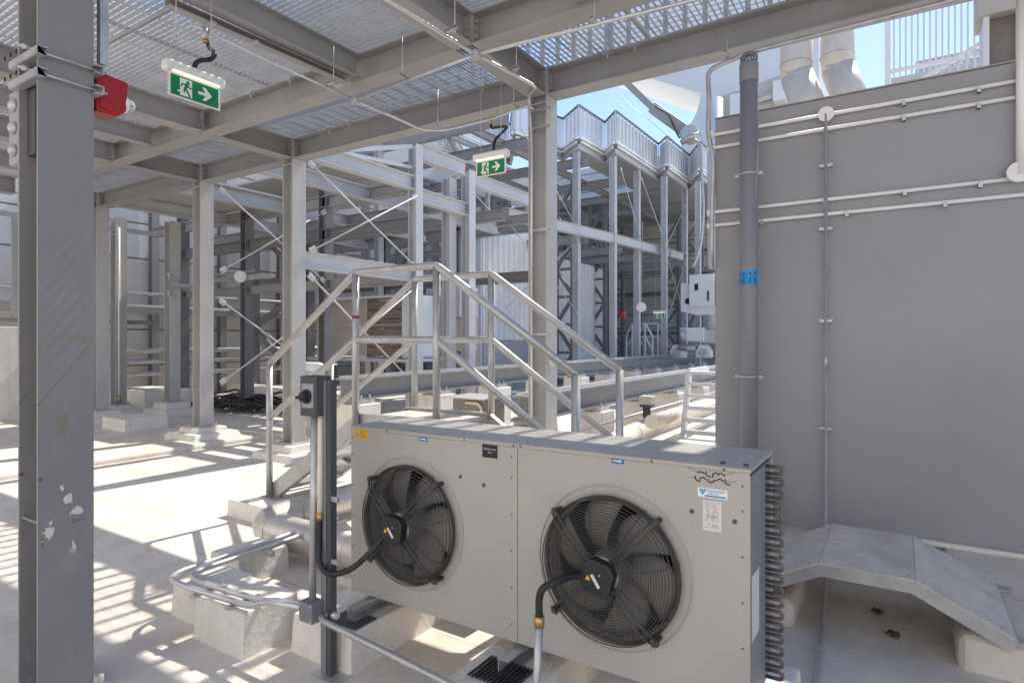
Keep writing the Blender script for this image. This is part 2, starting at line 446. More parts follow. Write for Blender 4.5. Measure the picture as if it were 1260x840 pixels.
column(-3.46, 6.02, 'dark grey steel column rising behind the fan cooler with a conduit strapped down it')
column(-7.86, 6.02, 'pale sunlit steel column rising behind the crossover stair foot', zbase=.2)
column(-10.34, 6.02, 'sunlit steel column standing alone beside the heap of black cables', zbase=.26, base=.085)
column(-14.12, 6.0, 'pale steel column closest behind the scuffed front column', zbase=.30, base=.085)
column(-15.0, 6.75, 'steel column carrying a thin white conduit and brass fitting', zbase=.30, ztop=4.55, base=.085)
column(-13.95, 7.4, 'steel column on a tall sloped plinth with small pulley brackets', zbase=.36, ztop=4.45, base=.085)

# stains on the front column: splashes of white plaster
rs = random.Random(4)
def splash(px, py, size, n=12, sat=5, stretch=1.5):
    c0 = at_x(px, py, -3.4968); m = MB()
    for k in range(sat+1):
        r = size*(1 if k == 0 else rs.uniform(.12,.4)); oy, oz = (0,0) if k == 0 else (rs.gauss(0,size*.7), rs.gauss(0,size*1.2))
        ring = []
        for i in range(n):
            a_ = 2*math.pi*i/n; q = r*rs.uniform(.55,1.2)
            ring.append((c0.y+oy+math.cos(a_)*q, c0.z+oz+math.sin(a_)*q*stretch))
        m.prism([(y,z) for y,z in ring], (-3.4985,0,0), (0,1,0), (0,0,1), (.0025+.0007*k,0,0))
    m.build('plaster_splash', M['paper'], fc)
splash(85,612,.022); splash(95,628,.026,stretch=1.2); splash(60,654,.024,stretch=1.1); splash(91,672,.010,sat=7,stretch=2.2); splash(76,600,.009,sat=2)
# unistrut clamps round the front column
cl = thing('strut_clamp', 'pair of slotted steel channel brackets clamped round the front column by threaded rods', 'bracket', (-3.6,1.2,3.2))
for k, py in enumerate((66, 92)):
    a = at_y(34, py, 1.19); z = a.z
    MB().channel((-3.78,1.195,z),( -3.44,1.195,z),.041,-.041,.004).build('channel', M['galv'], cl)
    MB().channel((-3.78,1.48,z-.0),( -3.44,1.48,z),.041,.041,.004).build('channel', M['galv'], cl)
    MB().cyl((-3.470,1.13,z),(-3.470,1.505,z),.007,seg=8).build('threaded_rod', M['galv'], cl)
    h = MB()
    for dx in (-.06,-.13,-.2): h.disc((-3.5+dx,1.1525,z),(0,-1,0),.012,.002,12)
    h.build('slot_holes', M['void'], cl)
    MB().cyl((-3.470,1.145,z),(-3.470,1.165,z),.014,seg=6).build('nut', M['galv'], cl)
# cabinet behind the front column
cb = thing('junction_cabinet', 'grey equipment cabinet with round knobs strapped behind the front column', 'cabinet', (-3.9,1.3,2.8))
MB().box(-4.06,-3.76,1.28,1.40,2.73,3.12).build('body', M['steel'], cb, bev=.008)
MB().box(-3.735,-3.64,1.25,1.43,2.72,3.06).build('side_box', M['boxgrey'], cb, bev=.008)
for dz in (.07,.19,.31):
    MB().dome((-3.98,1.28,2.73+dz),(0,-1,0),.035,.03).build('knob', M['galv'], cb)

# ================================================================== platform overhead: one bolted frame with beams and gratings
pl = thing('platform_overhead', 'grey bolted steel walkway platform of beams and open gratings overhead', 'platform', (-4,3,4.43))
ZB, HB, WB = 4.675, .30, .22
def pbeam(p0, p1, h=HB, w=WB, tf=.016, bolts=(), mat='steel'):
    b = MB().ibeam(p0, p1, h, w, tf, .010).build('beam', M[mat], pl)
    p0 = V(p0); p1 = V(p1); d = (p1-p0).normalized(); sd = d.cross(V((0,0,1)))
    for e in bolts:
        pt = p0 if e == 0 else p1; s = 1 if e == 0 else -1
        m = MB()
        m.bar(pt + d*(s*.001), pt + d*(s*.016), w*.9, h*.86)
        for k in (-1,0,1):
            for sg in (-1,1):
                c = pt + d*(s*.016) + sd*(sg*w*.30) + V((0,0,k*h*.24))
                m.cyl(c, c + d*(s*.022), .017, seg=6)
        m.build('end_plate', M[mat], b)
    return b
# along X
for x0, x1, bl in ((-14.0,-10.46,(0,1)),(-10.22,-7.98,(0,1)),(-7.74,-3.58,(0,1)),(-3.34,8,(0,))):
    pbeam((x0,6.02,ZB),(x1,6.02,ZB), bolts=bl)
for x0, x1, bl in ((-14.0,-3.56,()),(-3.36,8,(0,))):
    pbeam((x0,4.63,ZB),(x1,4.63,ZB), bolts=bl)
for x0, x1 in ((-14.0,-3.74),(-3.50,8)):
    pbeam((x0,1.337,ZB),(x1,1.337,ZB), w=.26)
# along Y
for X in (-3.46,-7.86,-10.34,-14.12):
    pbeam((X,1.47,ZB),(X,4.527,ZB), bolts=(1,))
    pbeam((X,4.733,ZB),(X,5.90,ZB), bolts=(1,))
    pbeam((X,-2.0,ZB),(X,1.20,ZB))
for X, h in ((-4.9,.24),(-9.1,.24),(-12.2,.24)):
    pbeam((X,1.47,4.81-h/2),(X,4.527,4.81-h/2), h=h, w=.13, tf=.012)
for X in (-2.2,-1.0):
    pbeam((X,1.47,4.81-.12),(X,4.527,4.81-.12), h=.24, w=.13, tf=.012)
def grating(x0,x1,y0,y1,along='X',pitch=.05,rod=.1,z=4.815,d=.03,t=.004,clips=True):
    m = MB()
    if along == 'X':
        n = int((y1-y0)/pitch)
        for i in range(n+1): m.box(x0,x1,y0+i*pitch-t/2,y0+i*pitch+t/2,z,z+d)
        k = int((x1-x0)/rod)
        for i in range(k+1): m.box(x0+i*rod-.003,x0+i*rod+.003,y0,y1,z+d-.009,z+d-.003)
    else:
        n = int((x1-x0)/pitch)
        for i in range(n+1): m.box(x0+i*pitch-t/2,x0+i*pitch+t/2,y0,y1,z,z+d)
        k = int((y1-y0)/rod)
        for i in range(k+1): m.box(x0,x1,y0+i*rod-.003,y0+i*rod+.003,z+d-.009,z+d-.003)
    # edge bands
    m.box(x0-.008,x0-.003,y0,y1,z,z+d); m.box(x1+.003,x1+.008,y0,y1,z,z+d)
    m.box(x0,x1,y0-.008,y0-.003,z,z+d); m.box(x0,x1,y1+.003,y1+.008,z,z+d)
    return m.build('grating_panel', M['grate'], pl)
def splitx(x0,x1,w):
    n = max(1, round((x1-x0)/w)); s = (x1-x0)/n
    return [(x0+i*s+.012, x0+(i+1)*s-.012) for i in range(n)]
for a, b in ((-14.0,-10.36),(-10.32,-7.88),(-7.84,-3.48)):
    for x0, x1 in splitx(a, b, 1.5):
        for y0, y1 in ((1.46,2.98),(3.0,4.6)): grating(x0,x1,y0,y1,'X',.058,.11,d=.038,t=.009)
    for x0, x1 in splitx(a, b, 2.2): grating(x0,x1,4.66,5.98,'Y',.05,.1)
for x0, x1 in splitx(-3.44,-.85,1.3):
    grating(x0,x1,4.66,5.98,'Y',.06,.09)
    for y0, y1 in ((1.46,2.98),(3.0,4.6)): grating(x0,x1,y0,y1,'X',.058,.11,d=.038,t=.009)
def plate(x0,x1,y0,y1,z=4.815): MB().box(x0,x1,y0,y1,z,z+.01).build('sun_block_plate', M['soffit'], pl)  # plates added on the deck to keep sun off what lies below
def slats(x0,x1,y0,y1,s=.2,w=.055):
    m = MB(); n = int((x1-x0)/s)
    for i in range(n+1): m.box(x0+i*s-w/2, x0+i*s+w/2, y0, y1, 4.815, 4.855)
    m.build('slatted_panel', M['grate'], pl)
plate(-.50,2.0,4.66,6.0); [grating(a_,b_,4.66,5.98,'X',.058,.11,d=.038,t=.009) for a_,b_ in ((2.02,4.9),(4.95,8))]; plate(-14.0,-3.5,4.66,5.16,z=4.852); plate(-.84,-.70,4.66,6.0); grating(-.84,-.52,1.46,4.6,'X',.058,.11,d=.038,t=.009)
for x0, x1 in splitx(-14.0,-.52,1.6):
    grating(x0,x1,-3,1.19,'X',.058,.11,d=.038,t=.009)
# guard rail standing on the outer edge of the deck
for x0, x1 in splitx(-13.9,-.4,2.25):
    m = MB(); n = int((x1-x0)/.2)
    for i in range(n+1): m.box(x0+i*.2-.022,x0+i*.2+.022,6.05,6.075,4.83,6.03)
    m.box(x0,x1,6.03,6.09,6.03,6.08); m.box(x0,x1,6.076,6.085,5.78,6.02); m.box(x0,x1,6.04,6.085,4.86,4.90)
    m.build('guard_rail', M['steel'], pl)
# grating clips along the beams
for (x, y) in ((-6.9,5.9),(-6.5,5.9),(-5.2,4.52),(-4.2,5.9),(-2.6,5.9),(-2.3,5.9),(-8.6,5.9),(-9.6,4.52),(-5.95,4.52),(-6.7,4.52)):
    m = MB().bar((x-.05,y,4.79),(x+.06,y-.03,4.80),.05,.02); m.cyl((x,y-.02,4.73),(x,y-.02,4.82),.008,seg=8)
    m.build('grating_clip', M['galv'], pl)

# ================================================================== conduits hung below the platform
def conduit(pts, r, label, fillet=.12, mat='chrome', name='conduit', cat='conduit', clamps=(), group=None):
    t = thing(name, label, cat, V(pts[0]), group)
    MB().tube(pts, r, 10, fillet).build('tube', M[mat], t)
    return t
def hanger(t, p, along, top=4.81, w=.16):
    p = V(p); d = V(along).normalized(); s = d.cross(V((0,0,1)))
    m = MB().channel(p - s*w*.35 + V((0,0,.03)), p + s*w*.65 + V((0,0,.03)), .03, .03, .004)
    m.build('strut', M['galv'], t)
    h = MB().cyl(p + s*w*.4 + V((0,0,.0)), V((p.x + s.x*w*.4, p.y + s.y*w*.4, top)), .005, seg=8)
    h.cyl(p + s*w*.4 + V((0,0,.0)), p + s*w*.4 + V((0,0,.02)), .012, seg=6)
    h.build('threaded_rod', M['galv'], t)
ZC = 4.36
jA = at_z(437,124,ZC); jB = at_z(586,67,ZC)
a = at_z(300,61,ZC); c1 = conduit([at_z(235,30,ZC), jA], .014, 'thin bright conduit running under the gratings to a round box above the stair')
a = at_z(517,160,ZC)
hanger(c1, at_z(405,107,ZC), (jA-at_z(300,61,ZC)))
b1 = at_z(851,1,ZC)
c2 = conduit([jA, jB, b1 + (b1-jB)*.3], .016, 'long conduit parallel to the middle beam overhead linking two round boxes')
for px, py in ((500,99),(735,33)): hanger(c2, at_z(px,py,ZC), (b1-jB))
e1 = at_z(545,161,ZC-.04); e2 = at_z(650,130,ZC-.04)
dj = at_z(520,160,ZC)
c3 = conduit([jA, dj, e1, at_z(604,147,ZC-.04), e2, e2+V((.9,0,0))*.0+V((0,.12,0))], .013, 'thin conduit bending under the outer beam to feed the hanging exit sign')
hanger(c3, at_z(543,160,ZC-.03), (1,0,0)); hanger(c3, at_z(636,134,ZC-.04), (1,0,0))
top = at_z(477,1,ZC)
q = at_z(660,107,ZC)
c4 = conduit([top + (top-jB)*.6, jB, q, at_y(651,118,5.80), V((at_y(652,130,5.80).x, 5.84, 4.0)), V((at_y(652,130,5.80).x, 5.84, .3))], .016, 'conduit running under the cross beam then down the dark column behind the cooler')
for px, py in ((553,43),(629,91)): hanger(c4, at_z(px,py,ZC), (q-jB))
for py in (133,155,282,411):
    xx = at_y(652,130,5.80).x
    z = at_y(660,py,5.84).z
    MB().channel((xx-.06,5.885,z),(-3.3,5.885,z),.03,-.025,.004).build('strap', M['galv'], c4)
for j, nm, lb in ((jA,'conduit_box','round galvanised conduit box where thin conduits meet above the stair'),(jB,'conduit_box','round galvanised conduit box at the crossing of the two overhead beams')):
    t = thing(nm, lb, 'junction box', j, 'round conduit boxes')
    MB().cyl(j-V((0,0,.025)), j+V((0,0,.025)), .045, seg=20).build('body', M['galv'], t, bev=.005)
    MB().cyl(j-V((0,0,.035)), j-V((0,0,.025)), .05, seg=20).build('lid', M['galv'], t)
# conduit under the outer beam to the right, bending down beside the grey wall
r0 = at_z(1160,4,4.30); r1 = at_z(925,64,4.30); r2 = at_y(893,77,5.66)
dn = at_y(873,120,5.70); dn2 = at_y(878,195,5.70); dn3 = at_y(876,262,5.70)
c5 = conduit([r0 + (r0-r1)*.5, r0, r1, r2, V((dn.x-.02,5.70,r2.z-.02)), dn, at_y(871,165,5.70), dn2, dn3, at_y(876,330,5.70)], .022, 'thick conduit under the outer beam bending down past the corner of the grey wall', fillet=.22, mat='galv')
for px, py in ((897,72),(1160,5)):
    hanger(c5, at_z(px,py,4.31), (1,0,0), top=4.45)
# cable tray strip hung beside the secondary beam
s0 = at_z(300,47,4.52); s1 = at_z(424,101,4.52)
ct = thing('lighting_channel', 'slim white channel hung on rods beside the secondary beam overhead', 'channel', s0)
MB().channel(s0-(s1-s0)*.6, s1, .06, .08, .006, up=(0,0,1)).build('channel', M['steel'], ct)
for f in (-.3,.05,.98):
    p = s0 + (s1-s0)*f
    MB().cyl(p, (p.x,p.y,4.81), .006, seg=8).build('threaded_rod', M['galv'], ct)
    MB().bar(p-V((.1,0,.04)), p+V((.12,0,-.04)), .04, .02).build('slotted_strap', M['galv'], ct)

# ================================================================== exit signs
def exit_icon(t, o, u, v, n, w, h, name='pictogram'):
    """running figure through a door and an arrow pointing to the reader's right; o = lower left corner"""
    o = V(o); u = V(u); v = V(v); n = V(n)
    def P(a, b, k): return o + u*(a*w) + v*(b*h) + n*k
    asp = w/h
    white = MB(); green = MB()
    def poly(mb, pts, k0, k1):
        mb.prism([(p[0]*w, p[1]*h) for p in pts], o + n*k0, u, v, n*(k1-k0))
    poly(white, [(.18,.07),(.43,.07),(.43,.93),(.18,.93)], .0008, .0016)
    # arrow
    poly(white, [(.56,.42),(.72,.42),(.645,.17),(.72,.17),(.86,.5),(.72,.83),(.645,.83),(.72,.58),(.56,.58)], .0008, .0016)
    def limb(mb, a, b, r, k0, k1):
        A = V((a[0]*asp, a[1])); B = V((b[0]*asp, b[1])); d = (B-A).normalized(); q = V((-d.y, d.x))*r
        pts = [(A+q), (B+q), (B-q), (A-q)]
        poly(mb, [(p.x/asp, p.y) for p in pts], k0, k1)
    G = (.0016,.0024)
    c = (.345,.79)
    poly(green, [(c[0]+.036*math.cos(t_)*1, c[1]+.036*asp*math.sin(t_)) for t_ in [k*math.pi/8 for k in range(16)]], *G)
    limb(green, (.33,.70),(.285,.42),.075, *G)      # trunk
    limb(green, (.31,.66),(.235,.66),.035, *G); limb(green, (.24,.67),(.20,.52),.035, .0017,.0025)   # back arm
    limb(green, (.335,.66),(.385,.52),.035, .0017,.0025); limb(green, (.38,.53),(.43,.55),.035, *G)  # front arm
    limb(green, (.285,.45),(.345,.28),.05, .0018,.0026); limb(green, (.345,.3),(.385,.08),.045, *G)  # front leg
    limb(green, (.28,.44),(.255,.25),.05, *G); limb(white, (.26,.27),(.13,.24),.04, .0018,.0026)      # back leg
    white.build(name, M['plastic_white'], t); green.build(name, M['green'], t)
def exit_sign(label, o, u, n, w=.35, h=.142, drop_to=4.81, boxes=True):
    """o = lower left corner of the green field as read"""
    o = V(o); u = V(u); n = V(n); v = V((0,0,1))
    t = thing('exit_sign', label, 'exit sign', o + u*w/2, 'green exit signs')
    gp = MB().bar(o + u*(w/2) + v*0 + n*0, o + u*(w/2) + v*h + n*0, w, .0016, up=n)
    gp.build('green_field', M['green'], t)
    pb = MB(); pb.bar(o + u*(w/2) - v*.012 - n*.006, o + u*(w/2) + v*(h+.01) - n*.006, w+.034, .008, up=n)
    pb.build('panel', M['plastic_white'], t, bev=.003)
    hs = MB().bar(o - u*.045 + v*(h+.052) - n*.01, o + u*(w+.045) + v*(h+.052) - n*.01, .085, .075)
    hs.build('housing', M['plastic_white'], t, bev=.018, seg=3)
    df = MB().bar(o - u*.0 + v*(h+.018) + n*.016, o + u*(w) + v*(h+.018) + n*.016, .03, .02)
    df.build('light_strip', M['diffuser'], t, bev=.006)
    exit_icon(t, o, u, v, n, w, h)
    for f in (.12,.86):
        p = o + u*(w*f) + v*(h+.08) - n*.01
        MB().cyl(p, V((p.x,p.y,drop_to)), .004, seg=8).build('hanging_rod', M['galv'], t)
    return t
s1_ = exit_sign('nearer hanging green exit sign on rods in front of the gratings', (-4.3, 2.27, 3.515), (0,1,0), (1,0,0))
g0 = at_z(253,42,ZC-.03); h0 = at_x(240,80,-4.31)
cbl = MB().tube(smooth_path([g0, g0+V((.01,.02,-.10)), at_x(264,66,-4.28), at_x(259,73,-4.30), at_x(246,75,-4.31), h0, h0-V((0,0,.06))]), .017, 10)
MB().cyl(g0+V((0,0,.05)), g0-V((0,0,.05)), .028, seg=14).build('cable_gland', M['galv'], s1_)
MB().cyl(g0-V((0,0,.05)), g0-V((0,0,.075)), .024, seg=14).build('cable_gland', M['brass'], s1_)
cbl.build('flexible_cable', M['black'], s1_)
o2 = at_y(587.2,222,5.2)
s2_ = exit_sign('second hanging green exit sign, beside the dark column', (o2.x, 5.2, 3.515), (1,0,0), (0,-1,0), w=.345)
p = V((at_y(607,178,5.2).x, 5.21, 3.70)); qx = at_z(604,148,ZC-.04)
MB().tube([p, p+V((0,0,.16)), (p.x-.01,qx.y-.25,4.1), (qx.x,qx.y,qx.z-.09), (qx.x,qx.y,qx.z)], .015, 10, .08).build('flexible_cable', M['black'], s2_)
MB().cyl((qx.x,qx.y,qx.z-.05),(qx.x,qx.y,qx.z+.02),.028,seg=14).build('cable_gland', M['brass'], s2_)

# red alarm
al = thing('fire_alarm', 'red fire alarm sounder with clear strobe lens fixed to the front column', 'alarm', (-3.60,1.6,3.1))
k = at_x(134,120,-3.56)
y0, z0 = k.y, k.z
MB().prism([(-.075,-.10),(.03,-.10),(.075,-.06),(.085,.10),(-.075,.115)], (-3.66,y0,z0), (0,1,0), (0,0,1), (.13,0,0)).build('body', M['red'], al, bev=.012, seg=3)
MB().prism([(-.06,-.075),(.0,-.085),(.02,-.045),(-.06,-.03)], (-3.532,y0,z0), (0,1,0), (0,0,1), (.012,0,0)).build('horn', M['red'], al, bev=.006)
MB().cyl((-3.575,y0+.07,z0-.01),(-3.575,y0+.095,z0-.01),.045,seg=20).build('strobe_ring', M['plastic_white'], al, bev=.005)
MB().dome((-3.575,y0+.095,z0-.01),(0,1,0),.04,.045).build('strobe_lens', M['lens'], al)
# vertical strut on the rear of the front column
MB().channel((-3.55,1.50,3.24),(-3.55,1.50,4.8),.04,.04,.004, up=(1,0,0)).build('strut_channel', M['galv'], fc)
# ================================================================== FAN COOLER
UX0, UX1, UY0, UY1, UZ0, UZ1 = -2.745, -.50, 2.50, 2.985, .318, 1.288
cu = thing('fan_cooler', 'cream twin fan cooling unit with black fan guards on concrete blocks', 'cooling unit', ((UX0+UX1)/2, 2.74, .22))
FZ, FXS, FR = .785, (-2.275, -1.09), .318
def front_panel(x0, x1, fx):
    """sheet with a round fan opening"""
    m = MB(); n = 64; z0, z1 = UZ0, UZ1-.019
    circ = [(fx + (FR-.012)*math.cos(2*math.pi*i/n), FZ + (FR-.012)*math.sin(2*math.pi*i/n)) for i in range(n)]
    outer = []
    for i in range(n):
        a = 2*math.pi*i/n; c, s = math.cos(a), math.sin(a)
        tx = ((x1-fx) if c > 0 else (x0-fx))/c if abs(c) > 1e-6 else 1e9
        tz = ((z1-FZ) if s > 0 else (z0-FZ))/s if abs(s) > 1e-6 else 1e9
        t_ = min(tx, tz); outer.append((fx + c*t_, FZ + s*t_))
    def near(c):
        return min(range(n), key=lambda i: (outer[i][0]-c[0])**2 + (outer[i][1]-c[1])**2)
    for c in ((x0,z0),(x0,z1),(x1,z0),(x1,z1)): outer[near(c)] = c
    vs = [(p[0], UY0, p[1]) for p in circ] + [(p[0], UY0, p[1]) for p in outer]
    fs = [(i, (i+1)%n, n+(i+1)%n, n+i) for i in range(n)]
    # turned-in lip of the opening
    vs += [(p[0], UY0+.09, p[1]) for p in circ]
    fs += [(i, 2*n+i, 2*n+(i+1)%n, (i+1)%n) for i in range(n)]
    m._add(vs, fs)
    for i in range(n): pass
    # pressed collar around the opening
    m.ring((fx, UY0-.002, FZ), (0,1,0), FR+.045, .004, 64, 6)
    return m.build('front_panel', M['casing'], cu)
SEAM = -1.578
fp1 = front_panel(UX0+.002, SEAM-.0015, FXS[0]); fp2 = front_panel(SEAM+.0015, UX1-.002, FXS[1])
b = MB().box(UX0, UX1, UY0-.006, UY1, UZ1-.018, UZ1); b.build('top_cover', M['casing'], cu, bev=.004)
MB().box(UX0, UX0+.012, UY0+.002, UY1-.002, UZ0, UZ1-.029).build('end_panel', M['casing'], cu)
MB().box(UX1-.012, UX1, UY0+.002, UY1-.07, UZ0, UZ1-.029).build('end_panel', M['casing_side'], cu, label='dark grey end plate with a paper label')
MB().box(UX1-.012, UX1-.0, UY1-.068, UY1-.004, UZ0, UZ1-.029).build('end_flange', M['galv'], cu)
MB().box(UX0+.02, UX1-.02, UY1-.02, UY1-.01, UZ0+.01, UZ1-.03).build('coil_block', M['void'], cu)
MB().box(UX0+.02, UX1-.02, UY0+.02, UY1-.02, UZ0+.002, UZ0+.012).build('bottom_tray', M['casing'], cu)
# screws
sc_ = MB()
for x in (UX0+.02, SEAM-.035, SEAM+.0, UX1-.03):
    if abs(x-SEAM) < .001: continue
    for z in (.40,.58,.76,.94,1.12,1.22): sc_.disc((x, UY0, z), (0,-1,0), .0042, .003, 8)
for x, z in ((SEAM-.02,UZ1-.012),(SEAM+.02,UZ1-.010),(UX0+.3,UZ1-.010),(-1.9,UZ1-.010),(-.9,UZ1-.010),(-.6,UZ1-.010)):
    sc_.disc((x, UY0-.006, z), (0,-1,0), .005, .003, 8)
for x, z in ((-1.93,1.085),(-1.78,1.06),(-.73,1.09),(-.56,1.075)):
    sc_.disc((x, UY0, z), (0,-1,0), .010, .0015, 10)
for x in (-.62,-.53): sc_.disc((x, UY0+.06, UZ1), (0,0,1), .011, .008, 8)
sc_.build('screws', M['boxgrey'], cu)
SM = MB().box(SEAM-.0012, SEAM+.0012, UY0+.003, UY0+.008, UZ0, UZ1-.03).build('seam', M['inkgrey'], cu)

def fan(fx, ang0, tilt):
    f = bpy.data.objects.new('fan', None); COL.objects.link(f); f.parent = cu
    f.location = (0,0,0)
    C = V((fx, 0, FZ))
    def at(r, a, y): return V((fx + r*math.cos(a), y, FZ + r*math.sin(a)))
    # guard: rings on a shallow dish, spokes
    gd = MB(); nr = 23
    def yd(r):   # depth of the dish
        return 2.398 + .085*max(0, (r-.20)/.118)**3 if r > .20 else 2.398
    for i in range(nr):
        r = .085 + (FR-.085)*i/(nr-1)
        gd.ring((fx, yd(r), FZ), (0,1,0), r, .0025 if i < nr-1 else .0045, 72, 5)
    for k in range(2):
        gd.ring((fx, 2.47-.02*k, FZ), (0,1,0), FR+.002, .003, 72, 5)
    for k in range(8):
        a = 2*math.pi*k/8 + .25
        gd.tube([at(.09, a, yd(.09)+.004), at(.2, a, yd(.2)+.004), at(.26, a, yd(.26)+.004), at(.30, a, yd(.30)+.004), at(FR, a, yd(FR)+.004), at(FR+.004, a, 2.498)], .0028, 6)
    gd.build('guard', M['blackwire'], f)
    # shroud behind the guard
    sh = MB().tube([(fx,2.475,FZ),(fx,2.62,FZ)], FR-.006, 48, cap=False); sh.build('shroud', M['blackwire'], f)
    MB().disc((fx,2.66,FZ),(0,1,0),FR-.01,.004,40).build('dark_interior', M['void'], f)
    # blades
    for k in range(6):
        a0 = ang0 + 2*math.pi*k/6
        bl = MB(); n1, n2 = 8, 7; vs = []
        for i in range(n1+1):
            t_ = i/n1; r = .075 + t_*.225
            sweep = -.55*t_**1.4; half = .37 + .13*math.sin(math.pi*min(1,t_*1.0)) - .06*t_
            for j in range(n2+1):
                s_ = j/n2*2-1
                a = a0 + sweep + s_*half
                y = 2.53 + s_*.035*(1-.45*t_) + .008*(s_*s_)
                vs.append(at(r, a, y))
        fs = [(i*(n2+1)+j, i*(n2+1)+j+1, (i+1)*(n2+1)+j+1, (i+1)*(n2+1)+j) for i in range(n1) for j in range(n2)]
        bl._add(vs, fs, True)
        ob = bl.build('blade', M['blade'], f)
        so = ob.modifiers.new('thickness','SOLIDIFY'); so.thickness = .004
    hb = MB().tube([(fx,2.40,FZ),(fx,2.405,FZ),(fx,2.43,FZ),(fx,2.57,FZ)], .08, 32, radii=[.06,.078,.083,.09]); hb.build('hub', M['hub'], f)
    # terminal box on the front, tilted
    ct_, st_ = math.cos(tilt), math.sin(tilt)
    u = V((ct_,0,st_)); v = V((-st_,0,ct_)); nrm = V((0,-1,0)); o = V((fx,2.398,FZ))
    tb = MB(); w_ = .072
    oct_ = [(-w_,-w_*.55),(-w_*.55,-w_),(w_*.6,-w_),(w_,-w_*.6),(w_*1.0,w_*.6),(w_*.55,w_*1.05),(-w_*.6,w_*1.0),(-w_,w_*.55)]
    tb.prism(oct_, o, u, v, nrm*.055); tb.build('terminal_box', M['black'], f, bev=.008, seg=3)
    st = MB().prism([(-.031,-.007),(.031,-.007),(.031,.007),(-.031,.007)], o + nrm*.0552 - u*.0 - v*.010, (u*.75 - v*.66), (u*.66+v*.75), nrm*.0006); st.build('rating_label', M['paper'], f)
    tr = MB().prism([(-.012,-.009),(.012,-.009),(0,.013)], o + nrm*.0552 - u*.036 - v*.010, (1,0,0), (0,0,1), nrm*.0006); tr.build('warning_triangle', M['yellow'], f)
    MB().disc(o + nrm*.055 + u*.012 + v*.022, nrm, .004, .002, 10).build('screw', M['galv'], f)
    # four mounting brackets of doubled rod
    for k, aa in enumerate((R_(48), R_(138), R_(222), R_(312))):
        mb = MB()
        d = V((math.cos(aa),0,math.sin(aa))); s_ = V((-math.sin(aa),0,math.cos(aa)))
        L = FR+.018
        for sg in (-1,1):
            mb.tube([C + d*.062 + s_*(sg*.014) + V((0,2.385,0)), C + d*.19 + s_*(sg*.014) + V((0,2.388,0)), C + d*(L-.05) + s_*(sg*.014) + V((0,2.405,0)), C + d*L + s_*(sg*.014) + V((0,2.44,0))], .0052, 8)
        mb.tube([C + d*L + s_*.018 + V((0,2.44,0)), C + d*(L+.012) + V((0,2.44,0)), C + d*L - s_*.018 + V((0,2.44,0))], .008, 8)
        mb.bar(C + d*.055 + V((0,2.386,0)), C + d*.085 + V((0,2.386,0)), .036, .014, up=(0,1,0))
        mb.cyl(C + d*L + V((0,2.425,0)), C + d*L + V((0,2.50,0)), .012, seg=10)
        mb.build('bracket', M['blackwire'], f)
    return f
f1 = fan(FXS[0], .35, R_(-8)); f2 = fan(FXS[1], .15, R_(-14))
# return bends of the coil
nb = 18
for i in range(nb):
    z = UZ1 - .055 - i*(UZ1-UZ0-.09)/(nb-1)
    for dy, ex in ((.31,.052),):
        pts = [(UX1-.004, UY0+dy, z-.0155)]
        for k in range(9):
            a = -math.pi/2 + math.pi*k/8
            pts.append((UX1+ex+.0155*math.cos(a), UY0+dy, z+.0155*math.sin(a)))
        pts.append((UX1-.004, UY0+dy, z+.0155))
        MB().tube(pts, .0078, 10).build('return_bend', M['coil'], cu)
# stickers and lettering
def sticker(name, px0, py0, w, h, mat, parent=cu, y=UY0, bev=0):
    p = at_y(px0, py0, y-.0008)
    o = V((p.x, y-.0008, p.z-h))
    return MB().prism([(0,0),(w,0),(w,h),(0,h)], o, (1,0,0), (0,0,1), (0,-.0006,0)).build(name, M[mat], parent), o
ys, o = sticker('yellow_label', 436.5, 526.8, .115, .058, 'yellow')
m = MB(); m.prism([(.008,.012),(.036,.012),(.022,.046)], o+V((0,-.0007,0)), (1,0,0),(0,0,1),(0,-.0005,0))
for k, L in enumerate((.045,.03,.055,.05)): m.prism([(.044,.044-k*.011),(.044+L,.044-k*.011),(.044+L,.048-k*.011),(.044,.048-k*.011)], o+V((0,-.0007,0)), (1,0,0),(0,0,1),(0,-.0005,0))
m.build('warning_print', M['brown'], ys)
MB().prism([(.0145,.0145),(.0295,.0145),(.022,.035)], o+V((0,-.0013,0)), (1,0,0),(0,0,1),(0,-.0005,0)).build('warning_ground', M['yellow'], ys)
for px, py in ((515.5,534.2),(752.5,560.0)):
    bs, o = sticker('blue_label', px, py+3, .058, .022, 'blue')
    MB().prism([(.007,.008),(.036,.008),(.036,.004),(.052,.011),(.036,.018),(.036,.014),(.007,.014)], o+V((0,-.0007,0)), (1,0,0),(0,0,1),(0,-.0005,0)).build('white_arrow', M['white'], bs)
ks, o = sticker('name_plate', 593.5, 545.8, .093, .066, 'ink')
m = MB(); text(m, 'EMERGENCY COOLER', .0095, o+V((.0465,-.0010,.040)), (1,0,0), (0,0,1), 'CENTER', .78); text(m, '02-16', .0105, o+V((.0465,-.0010,.024)), (1,0,0), (0,0,1), 'CENTER')
m.build('lettering', M['paper'], ks)
